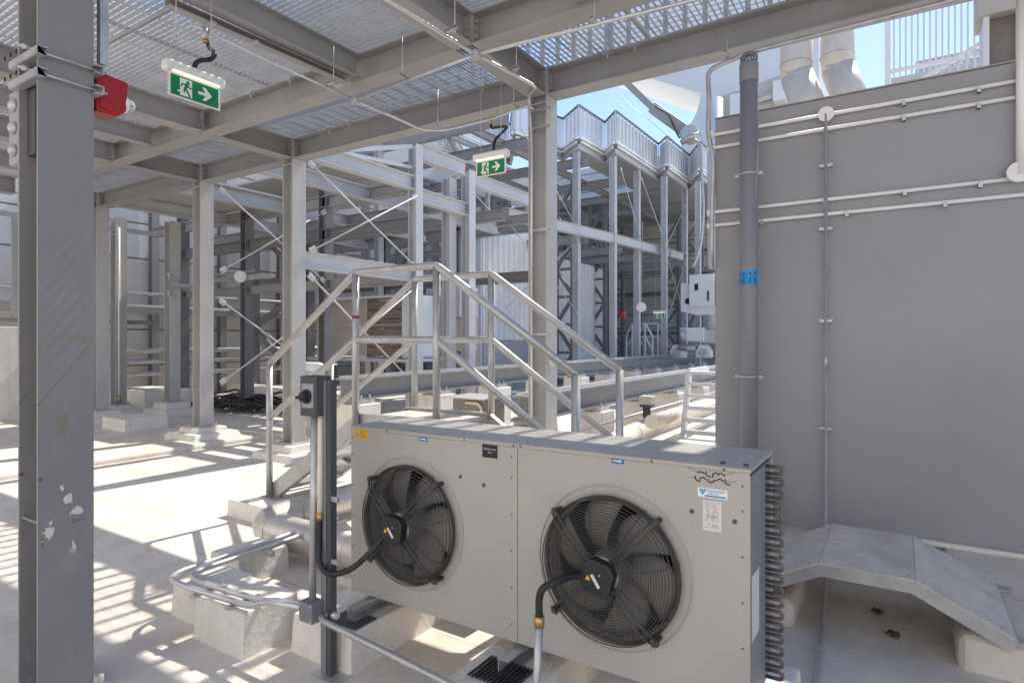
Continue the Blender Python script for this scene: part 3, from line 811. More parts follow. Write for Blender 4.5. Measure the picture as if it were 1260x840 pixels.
# maker's mark, drawn as strokes
lg, o = sticker('maker_plate', 842.5, 574.5, .185, .066, 'casing')
A0 = at_y(846, 573.5, UY0-.0016)
def lp(zx, zy):   # strokes measured on the enlarged detail
    return at_y(835 + zx*90/756, 565 + zy*100/840, UY0-.0022)
m = MB()
for st, r in (([(195,137),(225,122),(250,130),(268,152)],.0026), ([(285,122),(283,150),(292,172),(335,180)],.0026), ([(352,186),(352,152),(375,140),(402,138)],.0026), ([(398,165),(430,142),(455,150),(482,176)],.0026),
              ([(172,168),(172,195),(185,216),(228,226)],.0026), ([(212,202),(245,182),(268,190),(288,212)],.0026), ([(295,212),(320,236),(345,240),(375,212)],.0026), ([(385,222),(422,200),(448,212),(465,234)],.0026), ([(482,208),(482,236),(497,258),(535,264)],.0026),
              ([(90,78),(140,105),(195,122)],.0009), ([(482,156),(540,150),(595,130)],.0006), ([(90,180),(170,184)],.0006), ([(500,226),(600,236)],.0006), ([(300,206),(370,208)],.0005)):
    m.tube([lp(*p) for p in st], r, 6, .008 if r > .001 else 0)
m.build('maker_mark', M['ink'], lg)
ws, o = sticker('certificate_label', 858.5, 598.6, .118, .038, 'white')
m = MB()
m.prism([(.004,.032),(.036,.034),(.020,.008)], o+V((0,-.0007,0)), (1,0,0),(0,0,1),(0,-.0005,0)); m.prism([(.026,.004),(.112,.004),(.112,.010),(.030,.010)], o+V((0,-.0007,0)), (1,0,0),(0,0,1),(0,-.0005,0))
text(m, 'EUROVENT', .0125, o+V((.038,-.0010,.024)), (1,0,0), (0,0,1), 'LEFT', 1.12); 
m.build('blue_print', M['teal'], ws)
m = MB(); text(m, 'CERTIFIED', .0085, o+V((.042,-.0010,.0145)), (1,0,0), (0,0,1), 'LEFT', 1.1); m.build('lettering', M['inkgrey'], ws)
MB().ring(o+V((.020,-.0014,.026)),(0,1,0),.0055,.0009,20,5).build('ring_mark', M['white'], ws)
ts, o = sticker('type_label', 864.8, 614.5, .074, .122, 'paper')
m = MB()
random.seed(3)
z = .114
while z > .01:
    if not (.052 < z < .062 or .015 < z < .038):
        x = .006 + random.random()*.01
        while x < .062:
            L = .006 + random.random()*.014; L = min(L, .066-x)
            if L > .003: m.prism([(x,z),(x+L,z),(x+L,z+.0022),(x,z+.0022)], o+V((0,-.0007,0)), (1,0,0),(0,0,1),(0,-.0004,0))
            x += L + .004 + random.random()*.006
    z -= .0072
x = .012
while x < .058:
    w = .0006+random.random()*.0016
    m.prism([(x,.054),(x+w,.054),(x+w,.062),(x,.062)], o+V((0,-.0007,0)), (1,0,0),(0,0,1),(0,-.0004,0)); x += w + .0008 + random.random()*.0012
text(m, 'EAC', .016, o+V((.036,-.0010,.018)), (1,0,0), (0,0,1)); m.prism([(.018,.030),(.030,.030),(.024,.024)], o+V((0,-.0007,0)), (1,0,0),(0,0,1),(0,-.0004,0))
m.build('print', M['inkgrey'], ts)
MB().box(UX1+.0003, UX1+.001, UY0+.02, UY0+.16, .60, .86).build('side_label', M['paper'], cu)
# feet on the concrete blocks
for fx in (-2.62,-1.60,-.63):
    m = MB().channel((fx,2.36,.262),(fx,3.02,.262),.075,.06,.005)
    m.build('support_channel', M['galv'], cu)
    MB().box(fx-.09,fx+.13,2.30,2.46,.221,.2285).build('rubber_pad', M['boxgrey'], cu)
m = MB()
for k in range(12): m.box(-1.71+k*.021,-1.70+k*.021,2.27,2.47,.2287,.236)
m.build('rubber_pad', M['black'], cu)

# ================================================================== concrete blocks
def block(x0,x1,y0,y1,h,label,grp='white coated concrete blocks', ins=.012, z0=0):
    o = MB().frustum(x0,x1,y0,y1,z0-.01,h,ins).build('concrete_block', M['concrete'], bev=.012, seg=3)
    tag(o, label, 'concrete block', grp); return o
block(-2.97,-2.47,2.245,3.25,.22,'long white concrete block under the left end of the fan cooler')
block(-1.80,-1.37,2.14,3.2,.22,'white concrete block under the middle of the fan cooler with a rubber pad')
block(-.86,-.40,2.3,3.2,.22,'white concrete block under the right end of the fan cooler')
block(-3.60,-3.10,2.03,2.42,.255,'white concrete block in front of the loop that carries the bent bright conduits')
block(-4.02,-3.66,2.12,2.50,.22,'small chipped concrete block under the outer bend of the bright conduits')
block(-4.40,-4.02,2.60,3.04,.20,'white concrete block beside the silver pipe behind the conduit bend')
block(-5.80,-5.05,3.62,4.98,.165,'low white concrete base under the foot of the crossover stair')
block(-3.55,-3.05,3.05,3.5,.05,'low concrete pad under the silver pipe near the post')

# ================================================================== isolator post with switch, conduits
ip = thing('isolator_post', 'upright steel channel post carrying a dark grey isolator switch', 'post', (-2.6,2.2,0))
MB().channel((-2.585,2.20,.0),(-2.585,2.20,1.58),.041,.041,.003,up=(0,1,0)).build('channel', M['steel_dark'], ip)
MB().channel((-2.548,2.20,.0),(-2.548,2.20,1.58),.041,.03,.003,up=(0,1,0)).build('channel', M['boxgrey'], ip)
MB().box(-2.66,-2.47,2.14,2.26,0,.008).build('base_plate', M['galv'], ip)
sw = MB().box(-2.735,-2.605,2.13,2.235,1.385,1.60).build('switch_box', M['boxgrey'], ip, bev=.006)
MB().box(-2.718,-2.622,2.1265,2.1295,1.43,1.56).build('switch_plate', M['plate_grey'], sw, bev=.002)
k = MB().cyl((-2.672,2.127,1.492),(-2.672,2.112,1.492),.038,seg=24); k.cyl((-2.672,2.112,1.492),(-2.672,2.09,1.492),.030,.027,seg=24)
k.bar((-2.705,2.083,1.487),(-2.639,2.083,1.497),.016,.016); k.build('rotary_knob', M['black'], sw, bev=.003)
jx = MB().box(-2.705,-2.60,2.10,2.185,.30,.405).build('junction_box', M['steel_dark'], ip, bev=.004)
m = MB()
for dx, dz in ((.012,.012),(.093,.012),(.012,.093),(.093,.093)): m.disc((-2.705+dx,2.10,.30+dz),(0,-1,0),.006,.003,8)
m.build('screw', M['galv'], jx)
MB().tube([(-2.662,2.155,.40),(-2.662,2.165,1.39)],.019,12).build('conduit', M['galv'], ip)
MB().tube([(-2.622,2.17,.86),(-2.622,2.172,1.1),(-2.63,2.18,1.30),(-2.63,2.18,1.39)],.015,12).build('conduit', M['cladwhite'], ip)
MB().cyl((-2.622,2.17,.83),(-2.622,2.17,.87),.02,seg=12).build('brass_gland', M['brass'], ip)
for z in (.95,.62): MB().box(-2.69,-2.50,2.183,2.197,z-.012,z+.012).build('strap', M['galv'], ip)
# black corrugated flex to the left fan
pts = [(-2.622,2.17,.85),(-2.622,2.165,.72),(-2.60,2.15,.615),(-2.53,2.16,.565),(-2.44,2.22,.59),(-2.385,2.30,.66),(-2.345,2.36,.735)]
fx = thing('flexible_cable', 'black ribbed flexible cable drooping from the post to the fan nearer the post', 'cable', pts[0], 'black flexible cables to the fans')
def flex(pts, r):
    m = MB().tube(pts, r, 12, .12, fs=10)
    # ribs
    P_ = [V(p) for p in pts]
    L = [0]
    for a_, b_ in zip(P_, P_[1:]): L.append(L[-1] + (b_-a_).length)
    return m
sp = MB()
def ribbed(pts, r, mat, parent, name='flex'):
    q = smooth_path(pts, 14)
    rad = [r*(1.0 if i%2 else .86) for i in range(len(q))]
    return MB().tube(q, r, 12, radii=rad).build(name, M[mat], parent)
ribbed(pts, .0165, 'black', fx)
# conduit from the post along the floor and up to the right fan
cd = thing('floor_conduit', 'bright conduit from the post running low in front and bending up to the fan', 'conduit', (-2.6,2.15,.33))
MB().tube([(-2.60,2.15,.335),(-2.54,2.13,.325),(-1.50,2.10,.262),(-1.33,2.13,.262),(-1.275,2.16,.32),(-1.27,2.18,.61)], .0165, 12, .11, fs=8).build('tube', M['alu'], cd)
MB().cyl((-1.27,2.18,.605),(-1.27,2.18,.65),.0215,seg=12).build('brass_gland', M['brass'], cd)
MB().bar((-1.66,2.11,.243),(-1.62,2.11,.243),.05,.012).build('pipe_clip', M['galv'], cd)
fx2 = thing('flexible_cable', 'black flexible cable rising from the brass fitting to the fan nearer the coil bends', 'cable', (-1.27,2.18,.65), 'black flexible cables to the fans')
ribbed([(-1.27,2.18,.645),(-1.27,2.18,.72),(-1.255,2.19,.765),(-1.215,2.24,.785),(-1.19,2.32,.785),(-1.155,2.375,.775)], .0165, 'black', fx2)
# two bright conduits in a U over the blocks
uc = thing('bent_conduits', 'pair of bright steel conduits bent in a U over the white blocks to the post', 'conduit', (-3.9,2.2,.28))
MB().tube([(-4.12,3.6,.255),(-4.05,2.95,.262),(-3.985,2.08,.272),(-3.72,2.03,.285),(-3.10,2.085,.285),(-2.98,2.10,.335),(-2.70,2.14,.355)], .0185, 12, .16, fs=8).build('tube', M['chrome'], uc)
MB().tube([(-4.02,3.6,.255),(-3.95,2.95,.262),(-3.90,2.17,.272),(-3.66,2.12,.285),(-3.10,2.165,.285),(-2.98,2.18,.31),(-2.52,2.20,.33)], .0185, 12, .14, fs=8).build('tube', M['chrome'], uc)
MB().bar((-3.56,2.0,.262),(-3.56,2.22,.262),.04,.012).build('pipe_clip', M['galv'], uc)
MB().bar((-3.24,2.02,.262),(-3.24,2.24,.262),.04,.012).build('pipe_clip', M['galv'], uc)
MB().bar((-4.12,2.76,.238),(-3.84,2.76,.238),.03,.04).build('pipe_clip', M['galv'], uc)

# silver insulated pipe with elbow
sp_ = thing('insulated_pipe', 'fat dull silver insulated pipe with an elbow beside the stair foot', 'pipe', (-4,3.2,.05))
MB().tube([(-2.2,3.22,.19),(-4.50,3.22,.19),(-4.62,3.27,.19),(-4.70,3.38,.19),(-4.72,3.6,.19),(-4.70,7.5,.19)], .135, 28, .10).build('cladding', M['clad'], sp_)
for x in (-4.44,-3.5): MB().ring((x,3.22,.19),(1,0,0),.136,.004,32).build('seam_band', M['clad'], sp_)
for a_ in (.3,.75,1.2): 
    c = V((-4.50,3.44,.19)) ; d = V((-math.cos(a_),0,0))
MB().ring((-4.715,3.62,.19),(0,1,0),.136,.004,32).build('seam_band', M['clad'], sp_)
vp = thing('riser_pipe', 'upright pale insulated riser pipe behind the end of the cooler', 'pipe', (-2.98,3.3,0))
MB().tube([(-2.98,3.36,.1),(-2.98,3.36,1.02),(-2.93,3.36,1.14),(-2.6,3.36,1.18)], .055, 20, .1).build('cladding', M['cladwhite'], vp)
for z in (.4,.75): MB().ring((-2.98,3.36,z),(0,0,1),.056,.003,28).build('seam_band', M['clad'], vp)

# ================================================================== crossover stair
st = thing('crossover_stair', 'aluminium crossover stair with tubular handrails behind the fan cooler', 'stair', (-3.7,4.3,0))
XA, XB, XC, XD = -5.49, -4.22, -3.26, -1.97
for yy in (3.9, 4.7):
    rr = .033
    m = MB().tube([(XA,yy,1.54),(XB,yy,2.41),(XC,yy,2.41),(XD,yy,1.54)], rr, 14, .05, fs=4); m.build('handrail', M['alu'], st)
    m = MB().tube([(XA,yy,.98),(XB,yy,1.79),(XC,yy,1.79),(XD,yy,.92)], rr*.92, 14, .04, fs=3); m.build('middle_rail', M['alu'], st)
    for x, z0, z1 in ((XA,.17,1.54),(XB,.95,2.40),(XC,.95,2.40),(XD,.1,1.54)):
        MB().tube([(x,yy,z0),(x,yy,z1)], rr, 14).build('post', M['alu'], st)
    inn = 1 if yy < 4.3 else -1
    for p0, p1 in (((XA-.02,yy,.20),(XB,yy,1.03)), ((XB,yy,1.03),(XC,yy,1.03)), ((XC,yy,1.03),(XD+.02,yy,.16))):
        MB().channel(V(p0)+V((0,.035*inn,0)), V(p1)+V((0,.035*inn,0)), .16, .05*(1 if inn < 0 else -1), .008).build('stringer', M['alu'], st)
    MB().box(XA-.08,XA+.16,yy-.07,yy+.07,.166,.176).build('foot_plate', M['galv'], st)
for i in range(5):
    f = (i+.7)/5.3
    for x0, z0, x1, z1 in ((XA,.18,XB,1.05),(XD,.14,XC,1.05)):
        x = x0+(x1-x0)*f; z = z0+(z1-z0)*f
        MB().box(x-.11,x+.11,3.96,4.64,z-.015,z+.015).build('tread', M['alu'], st)
MB().box(XB+.01,XC-.01,3.96,4.64,1.05,1.075).build('platform', M['chequer'], st)
MB().cyl((XB,3.9,1.985),(XB,3.9,2.01),.0345,seg=16).build('red_tape', M['red'], st)

# ================================================================== grey wall block, its conduits, vent pipe
WY = 5.75
wl = thing('grey_wall', 'tall smooth grey plant room wall beside the vent pipe', 'wall', (2,6,0))
MB().box(-1.465,9.0,WY,7.2,0,3.832).build('wall', M['graywall'], wl, bev=.012)
MB().box(-1.468,9.03,WY-.003,7.23,3.834,3.845).build('coping', M['steel'], wl)
MB().box(-.56,9.0,WY-.05,WY-.001,.19,.235).build('kerb_upstand', M['concrete'], wl, bev=.02)
def wallrun(py0, py1, label, r=.0155, x0=880, x1=1250, ends=None, extra=()):
    a_ = at_y(x0, py0, WY-.03); b_ = at_y(x1, py1, WY-.03)
    b_.z = a_.z = (a_.z+b_.z)/2
    pts = [(a_.x-.06, WY+.05, a_.z), (a_.x-.06, WY-.03, a_.z), *[at_y(*e, WY-.03) for e in extra], (b_.x, WY-.03, b_.z)]
    t = conduit(pts, r, label, .05, 'plastic_white', 'wall_conduit', 'conduit', group='white conduits along the grey wall')
    for f in (.16,.42,.68,.9):
        x = a_.x + (b_.x-a_.x)*f
        m = MB().box(x-.012,x+.012,WY-.052,WY-.002,a_.z-.04,a_.z+.0); m.cyl((x,WY-.03,a_.z-.04),(x,WY-.03,a_.z-.026),.014,seg=8)
        m.build('saddle', M['galv'], t)
    MB().cyl((a_.x-.07,WY-.03,a_.z),(a_.x+.0,WY-.03,a_.z),.03,seg=14).build('coupling', M['plastic_white'], t)
    return a_.z
z1 = wallrun(172, 92, 'topmost white conduit along the grey wall under its coping')
z2 = wallrun(188, 112, 'second white conduit from the top along the grey wall, just below the first')
z3 = wallrun(262, 218, 'upper conduit of the middle pair along the grey wall', x1=1252)
z4 = wallrun(276, 233, 'lower conduit of the middle pair along the grey wall', x1=1340)
cx_ = at_y(1017,134,WY).x
vc = thing('wall_conduit', 'thin upright conduit down the grey wall from a round box to the gangway', 'conduit', (cx_, WY, .2), 'white conduits along the grey wall')
MB().tube([(cx_,WY-.055,z1),(cx_,WY-.055,.245),(cx_,WY-.075,.235)], .0135, 10).build('tube', M['chrome'], vc)
MB().disc((cx_,WY-.02,z1),(0,-1,0),.062,.045,24).build('round_box', M['plastic_white'], vc, bev=.004)
for z in (3.25,2.72,1.95,1.05):
    MB().box(cx_-.05,cx_+.05,WY-.06,WY-.002,z-.012,z+.012).build('saddle', M['galv'], vc)
MB().cyl((cx_,WY-.055,1.55),(cx_,WY-.055,1.66),.017,seg=12).build('coupling', M['galv'], vc)
gc = conduit([(cx_+.02,WY-.09,.20),(cx_+.06,5.2,.06),(-.40,3.9,.03),(-.365,3.2,.022),(-.36,2.4,.022)], .016, 'thin conduit lying on the floor through the gutter under the gangway', .1, 'galv', 'gutter_conduit')
rx = at_y(1256,100,WY-.04)
vr = thing('wall_conduit', 'thick upright white conduit at the far end of the grey wall with round box', 'conduit', (rx.x, WY, 2.5), 'white conduits along the grey wall')
MB().tube([(rx.x,WY-.05,4.4),(rx.x,WY-.05,at_y(1256,215,WY-.05).z)], .03, 14).build('tube', M['plastic_white'], vr)
MB().disc((rx.x-.01,WY-.02,at_y(1258,213,WY).z),(0,-1,0),.075,.05,24).build('round_box', M['plastic_white'], vr, bev=.005)
# vent pipe
px_ = at_y(921.5,400,5.56).x
vt = thing('vent_pipe', 'tall grey plastic vent pipe with blue tape in front of the wall', 'pipe', (px_,5.56,0))
MB().tube([(px_,5.56,.16),(px_,5.56,4.18)], .0745, 32).build('tube', M['pvc'], vt)
MB().tube([(px_,5.56,4.03),(px_,5.56,4.19)], .079, 32).build('collar', M['pvc'], vt, bev=.003)
cg = MB()
for k in range(16):
    a_ = 2*math.pi*k/16
    cg.tube([(px_+.062*math.cos(a_),5.56+.062*math.sin(a_),4.18),(px_+.07*math.cos(a_+.2),5.56+.07*math.sin(a_+.2),4.25),(px_+.02*math.cos(a_+.5),5.56+.02*math.sin(a_+.5),4.29)],.005,6)
for z, r in ((4.21,.068),(4.25,.07),(4.275,.045)): cg.ring((px_,5.56,z),(0,0,1),r,.005,24)
cg.build('leaf_guard', M['inkgrey'], vt)
zt = at_y(921,333.5,5.56).z; zb = at_y(921,351.5,5.56).z
tp = MB().tube([(px_,5.56,zb),(px_,5.56,zt)], .0758, 32, cap=False).build('blue_tape', M['tape'], vt)
lm = MB()
for k, a_ in enumerate((-2.55,-1.95,-1.25,-.65)):
    tmp = MB(); hgt = zt-zb
    text(tmp, 'VP4', .043, (0,0,0), (1,0,0), (0,1,0), 'LEFT', 1.05, .0004)
    tmp.prism([(.098,.012),(.118,.012),(.118,.004),(.135,.016),(.118,.028),(.118,.020),(.098,.020)], (0,0,0), (1,0,0), (0,1,0), (0,0,.0004))
    W_ = .148
    vs = []
    for (x,y,z) in tmp.v:
        zz = zb + .012 + x*(hgt-.02)/W_; aa = a_ - (y-.016)/.076
        vs.append((px_+(.0768+z)*math.cos(aa), 5.56+(.0768+z)*math.sin(aa), zz))
    lm._add(vs, tmp.f)
lm.build('lettering', M['ink'], tp)
for py in (215,463):
    z = at_y(921,py,5.56).z
    c_ = MB().ring((px_,5.56,z),(0,0,1),.079,.008,28,8)
    for sg in (-1,1): c_.box(px_+sg*.095-.02,px_+sg*.095+.02,5.55,5.57,z-.012,z+.012)
    c_.box(px_-.02,px_+.02,5.63,WY-.001,z-.012,z+.012)
    c_.build('pipe_clamp', M['galv'], vt)

# ================================================================== gangway over the gutter
gw = thing('gangway_plate', 'small worn steel chequer plate gangway bridging the gutter by the wall', 'gangway', (-.2,4.55,.2))
GY0, GY1 = 4.07, 4.99
prof = [(-1.0,.15),(-.43,.45),(.06,.45),(.505,.232)]
for (xa, za), (xb, zb_) in zip(prof, prof[1:]):
    d = V((xb-xa,0,zb_-za)).normalized(); nn = V((-d.z,0,d.x))
    e = .002
    p0 = V((xa,GY0,za)) + d*e; L = V((xb-xa,0,zb_-za)).length - 2*e; kx = .075*math.tan(abs(math.atan2(zb_-za, xb-xa))/2)*(0 if abs(zb_-za) < .01 else 1)
    MB().prism([(0,0),(L,0),(L,GY1-GY0),(0,GY1-GY0)], p0, d, (0,1,0), -nn*.006).build('tread_plate', M['chequer'], gw)
def skirt(y):
    up = [(x, z-.008) for x, z in prof]; dn = [(prof[0][0]+.02, prof[0][1]-.07), (prof[1][0]+.018, prof[1][1]-.078), (prof[2][0]-.018, prof[2][1]-.078), (prof[3][0]-.03, prof[3][1]-.075)]
    MB().prism(up + dn[::-1], (0,y,0), (1,0,0), (0,0,1), (0,.007,0)).build('side_skirt', M['alu'], gw)
skirt(GY0+.003); skirt(GY1-.010)
for x, z in ((-.40,.451),(.03,.451),(.10,.4265),(.44,.2625),(-.48,.424)):
    for y in (GY0+.05, GY1-.05): MB().disc((x,y,z-.002),(0,0,1),.011,.006,10).build('bolt', M['galv'], gw)
MB().box(.44,.58,GY0+.01,GY0+.10,.205,.217).build('fixing_tab', M['galv'], gw); MB().box(.44,.58,GY1-.10,GY1-.01,.205,.217).build('fixing_tab', M['galv'], gw)
# rubbish in the gutter
random.seed(11)
for (x, y, lb, mt, s) in ((-.13,4.62,'crumpled dark rag with red print in the gutter under the gangway','red',.032), (-.05,4.32,'small black scrap of rubbish on the gutter floor','black',.028)):
    m = MB(); n = 9
    for k in range(7):
        cx2, cy2 = x+random.uniform(-s,s), y+random.uniform(-s,s)*.7; r = s*random.uniform(.4,.8)
        pts = [V((cx2+r*math.cos(2*math.pi*i/n)*random.uniform(.6,1.2), cy2+r*math.sin(2*math.pi*i/n)*random.uniform(.5,1.1), .006+random.uniform(0,.03))) for i in range(n)]
        m._add(pts + [V((cx2,cy2,.04))], [(i,(i+1)%n,n) for i in range(n)])
    o = m.build('litter', M['black'] if mt == 'black' else M['boxgrey']); tag(o, lb, 'litter')
tgo = MB().box(-3.335,-3.325,5.93,6.05,1.50,1.60); q_ = tgo.build('paper_tag', M['paper']); tag(q_, 'small curled paper tag stuck on the dark column behind the right stair rail', 'tag')
gb = thing('pull_box', 'low brown grey box with a bent white pipe under the crossover stair', 'box', (-4.6,7.2,0))
a_ = at_y(557,489,7.3); b_ = at_y(598,512,7.3)
MB().box(a_.x,b_.x,7.3,7.8,b_.z-.15,a_.z).build('body', M['rustplate'], gb, bev=.01)
MB().box(a_.x-.12,b_.x+.05,7.2,7.9,a_.z+.002,a_.z+.02).build('lid', M['galv'], gb)
MB().tube([(b_.x-.35,7.27,a_.z-.06),(b_.x-.12,7.27,a_.z-.06),(b_.x-.06,7.27,a_.z-.12),(b_.x-.06,7.27,.02)],.022,12,.06).build('bent_pipe', M['cladwhite'], gb)
MB().box(a_.x+.05,b_.x-.05,7.35,7.75,0,b_.z-.152).build('foot', M['concrete'], gb)
# ================================================================== rails of the roof maintenance crane
def crane_rail(X, y0, y1, ztop, label, h=.34):
    t = thing('crane_rail', label, 'rail', (X, y0, 0), 'crane rails along the roof')
    b = MB().ibeam((X,y0,ztop-h/2),(X,y1,ztop-h/2), h, .26, .03, .02); b.build('rail_beam', M['rail'], t)
    MB().box(X-.035,X+.035,y0,y1,ztop+.001,ztop+.04).build('rail_head', M['galv'], t)
    y = y0+.35; i = 0
    while y < min(y1, 26):
        hp = ztop-h-.06
        p = thing('rail_pedestal', '%s white concrete pedestal, counting from the stair, under the %s crane rail' % (['first','second','third','fourth','fifth','sixth','seventh','eighth','ninth','tenth','eleventh'][i], 'near' if X > -5 else 'far'), 'pedestal', (X,y,0), 'pedestals under the crane rails')
        MB().box(X-.26,X+.26,y-.24,y+.24,-.01,hp).build('block', M['concrete'], p, bev=.012)
        q = MB().box(X-.2,X+.2,y-.17,y+.17,hp+.001,hp+.06)
        for sx in (-1,1):
            for sy in (-1,1): q.cyl((X+sx*.165,y+sy*.09,hp+.05),(X+sx*.165,y+sy*.09,hp+.13),.016,seg=8)
        q.build('fixing_plate', M['galv'], p)
        y += 1.9; i += 1
    return t
crane_rail(-7.2, 6.35, 34, 1.19, 'far grey crane rail beam running into the distance past the steel frames')
crane_rail(-4.15, 6.6, 34, 1.06, 'near grey crane rail beam running into the distance on white pedestals')

# low pipes and conduits beside the near rail
def pipe(pts, r, label, mat='cladwhite', fillet=.15, name='insulated_pipe', group=None, bands=()):
    t = thing(name, label, 'pipe', V(pts[0]), group)
    MB().tube(pts, r, 20, fillet).build('cladding', M[mat], t)
    for c, n in bands: MB().ring(c, n, r+.001, .006, 28).build('seam_band', M['clad'], t)
    return t
pipe([(-3.85,6.4,.30),(-3.85,20,.30)], .03, 'thin grey pipe at the foot of the near crane rail', 'galv', name='floor_pipe')
pipe([(-3.78,6.4,.52),(-3.78,20,.52)], .022, 'thin upper conduit along the near crane rail', 'galv', name='floor_pipe')
pipe([(-2.55,6.9,.38),(-3.05,6.95,.38),(-3.18,7.2,.38),(-3.28,8.1,.42),(-3.34,11,.42),(-3.34,18,.42)], .15, 'fat cream insulated pipe with an elbow between the stair and the white steps', fillet=.22,
     bands=(((-2.75,6.92,.38),(1,.05,0)),((-3.285,8.3,.42),(0,1,0)),((-3.33,9.6,.42),(0,1,0))))
pipe([(-3.0,8.3,.62),(-3.05,9.6,.60),(-3.05,14,.60)], .10, 'slimmer cream insulated pipe raised beside the fat one', fillet=.2, bands=(((-3.03,9.0,.61),(0,1,0)),))
pipe([(-2.2,7.35,.30),(-2.9,7.45,.30),(-3.0,7.6,.30)], .11, 'short cream insulated pipe stub below the elbow pipe', fillet=.1)
va = thing('valve', 'valve with a yellow brown actuator box on the cream pipe', 'valve', (-3.2,9.0,.5))
MB().cyl((-3.28,8.9,.55),(-3.28,8.9,.80),.05,seg=16).build('stem', M['boxgrey'], va)
for dx in (-.05,.05): MB().cyl((-3.28+dx,8.88,.60),(-3.28+dx,8.88,.78),.012,seg=8).build('rod', M['boxgrey'], va)
MB().box(-3.37,-3.19,8.82,8.98,.76,.80).build('bracket', M['boxgrey'], va)
MB().box(-3.38,-3.18,8.80,9.0,.80,.93).build('actuator', M['beige'], va, bev=.015)
block(-2.72,-2.0,7.85,8.9,.34,'white concrete box beside the cream pipes in front of the white steps')
block(-3.5,-3.1,7.5,7.9,.22,'low white concrete support under the fat cream pipe', ins=.01)
# white steps
ws_ = thing('white_steps', 'white metal steps with open treads against the grey wall corner', 'steps', (-2.4,9.6,0))
for x in (-2.83,-1.3):
    MB().bar((x,9.2,.12),(x+.0,9.55,1.30),.06,.14,up=(0,-1,.3)).build('stringer', M['white'], ws_)
    MB().bar((x,9.56,1.28),(x,10.6,1.28),.06,.10).build('stringer', M['white'], ws_)
for i in range(7):
    f = (i+.3)/6.6
    MB().box(-2.80,-1.33,9.2+.35*f-.10,9.2+.35*f+.10,.12+1.18*f,.12+1.18*f+.045).build('tread', M['white'], ws_)

# ================================================================== low steel frame beyond the platform (with rod bracing)
FX = -7.75
lf = thing('low_steel_frame', 'sunlit grey steel frame with crossed tie rods beyond the platform', 'steel frame', (-11,9,0))
def fb(p0, p1, h=.26, w=.18, par=lf, mat='steel_blue', name='beam', tf=.016): return MB().ibeam(p0, p1, h, w, tf, .011).build(name, M[mat], par)
def fcol(x, y, z0, z1, w=.2, par=lf, mat='steel_blue'):
    return MB().ibeam((x,y,z0),(x,y,z1), w, w, .016, .011, up=(1,0,0)).build('column', M[mat], par)
Y1, Y2 = 8.77, 10.45
fcol(FX-.1, Y1, .1, 5.5, .2); fcol(FX-.1, Y2, .1, 5.4, .22); fcol(FX-.35, Y2-.35, .1, 5.2, .22)
for x in (-10.4,-13.2,-16): fcol(x, Y1, .1, 5.2, .22, mat='steel_dark'); fcol(x, 13.4, .1, 5.2, .22, mat='steel_dark')
fb((FX-.1,6.16,4.75),(FX-.1,Y1-.11,4.75)); fb((FX-.1,Y1+.11,4.55),(FX-.1,Y2-.12,4.55)); fb((FX-.1,Y1+.11,5.40),(FX-.1,Y2-.12,5.40), .30)
fb((FX-.1,Y2+.12,5.25),(FX-.1,13.4,5.25),.28)
fb((-9.1,6.16,4.72),(-9.1,13.4,4.72)); fb((-11.6,6.16,4.72),(-11.6,13.4,4.72)); fb((-14.0,6.16,4.72),(-14.0,13.4,4.72))
for y, z in ((Y1,4.72),(Y2,4.72),(12.0,4.72),(13.4,4.9)): fb((-17.5,y,z),(FX-.21,y,z), .24, .16, mat='steel')
fb((-16,Y1,4.02),(FX-.21,Y1,4.02),.24,.16,mat='steel_dark'); fb((-16,13.4,3.4),(FX,13.4,3.4),.28,.2,mat='steel_dark')
fb((FX-.1,6.16,3.02),(FX-.1,Y1-.11,3.02),.26,.18); fb((-16,Y1+.02,2.95),(FX-.21,Y1+.02,2.95),.2,.14,mat='steel')
MB().box(-14.2,-11.4,6.2,8.7,4.86,4.90).build('roof_sheet', M['soffit'], lf)
MB().box(-15.5,-10.4,8.9,12.2,5.56,5.60).build('roof_sheet', M['soffit'], lf)
def rod(a_, b_, par=lf, r=.014):
    m = MB().cyl(a_, b_, r, seg=8); 
    d = (V(b_)-V(a_)).normalized()
    for p_, s_ in ((V(a_),1),(V(b_),-1)): m.bar(p_, p_+d*(.13*s_), .10, .012, up=(1,0,0))
    return m.build('tie_rod', M['steel_blue'], par)
rod((FX,6.2,4.55),(FX,Y1-.1,3.15)); rod((FX+.03,6.2,3.15),(FX+.03,Y1-.1,4.5))
rod((FX,6.2,2.8),(FX,Y1-.1,.9)); rod((FX+.03,6.2,1.2),(FX+.03,Y1-.1,2.8))
rod((-10.3,6.3,4.5),(-10.3,8.66,3.0)); rod((-10.27,6.3,3.0),(-10.27,8.66,4.5)); rod((-10.3,6.3,2.5),(-10.3,8.66,1.0)); rod((-10.27,6.3,1.0),(-10.27,8.66,2.5))
# sloping head bracket
MB().bar((FX-.1,Y1-.1,5.45),(FX-.1,7.0,4.95),.06,.08).build('knee_brace', M['steel_blue'], lf)
MB().bar((FX-.1,Y1-.1,5.05),(FX-.1,7.0,4.90),.06,.06).build('knee_brace', M['steel_blue'], lf)

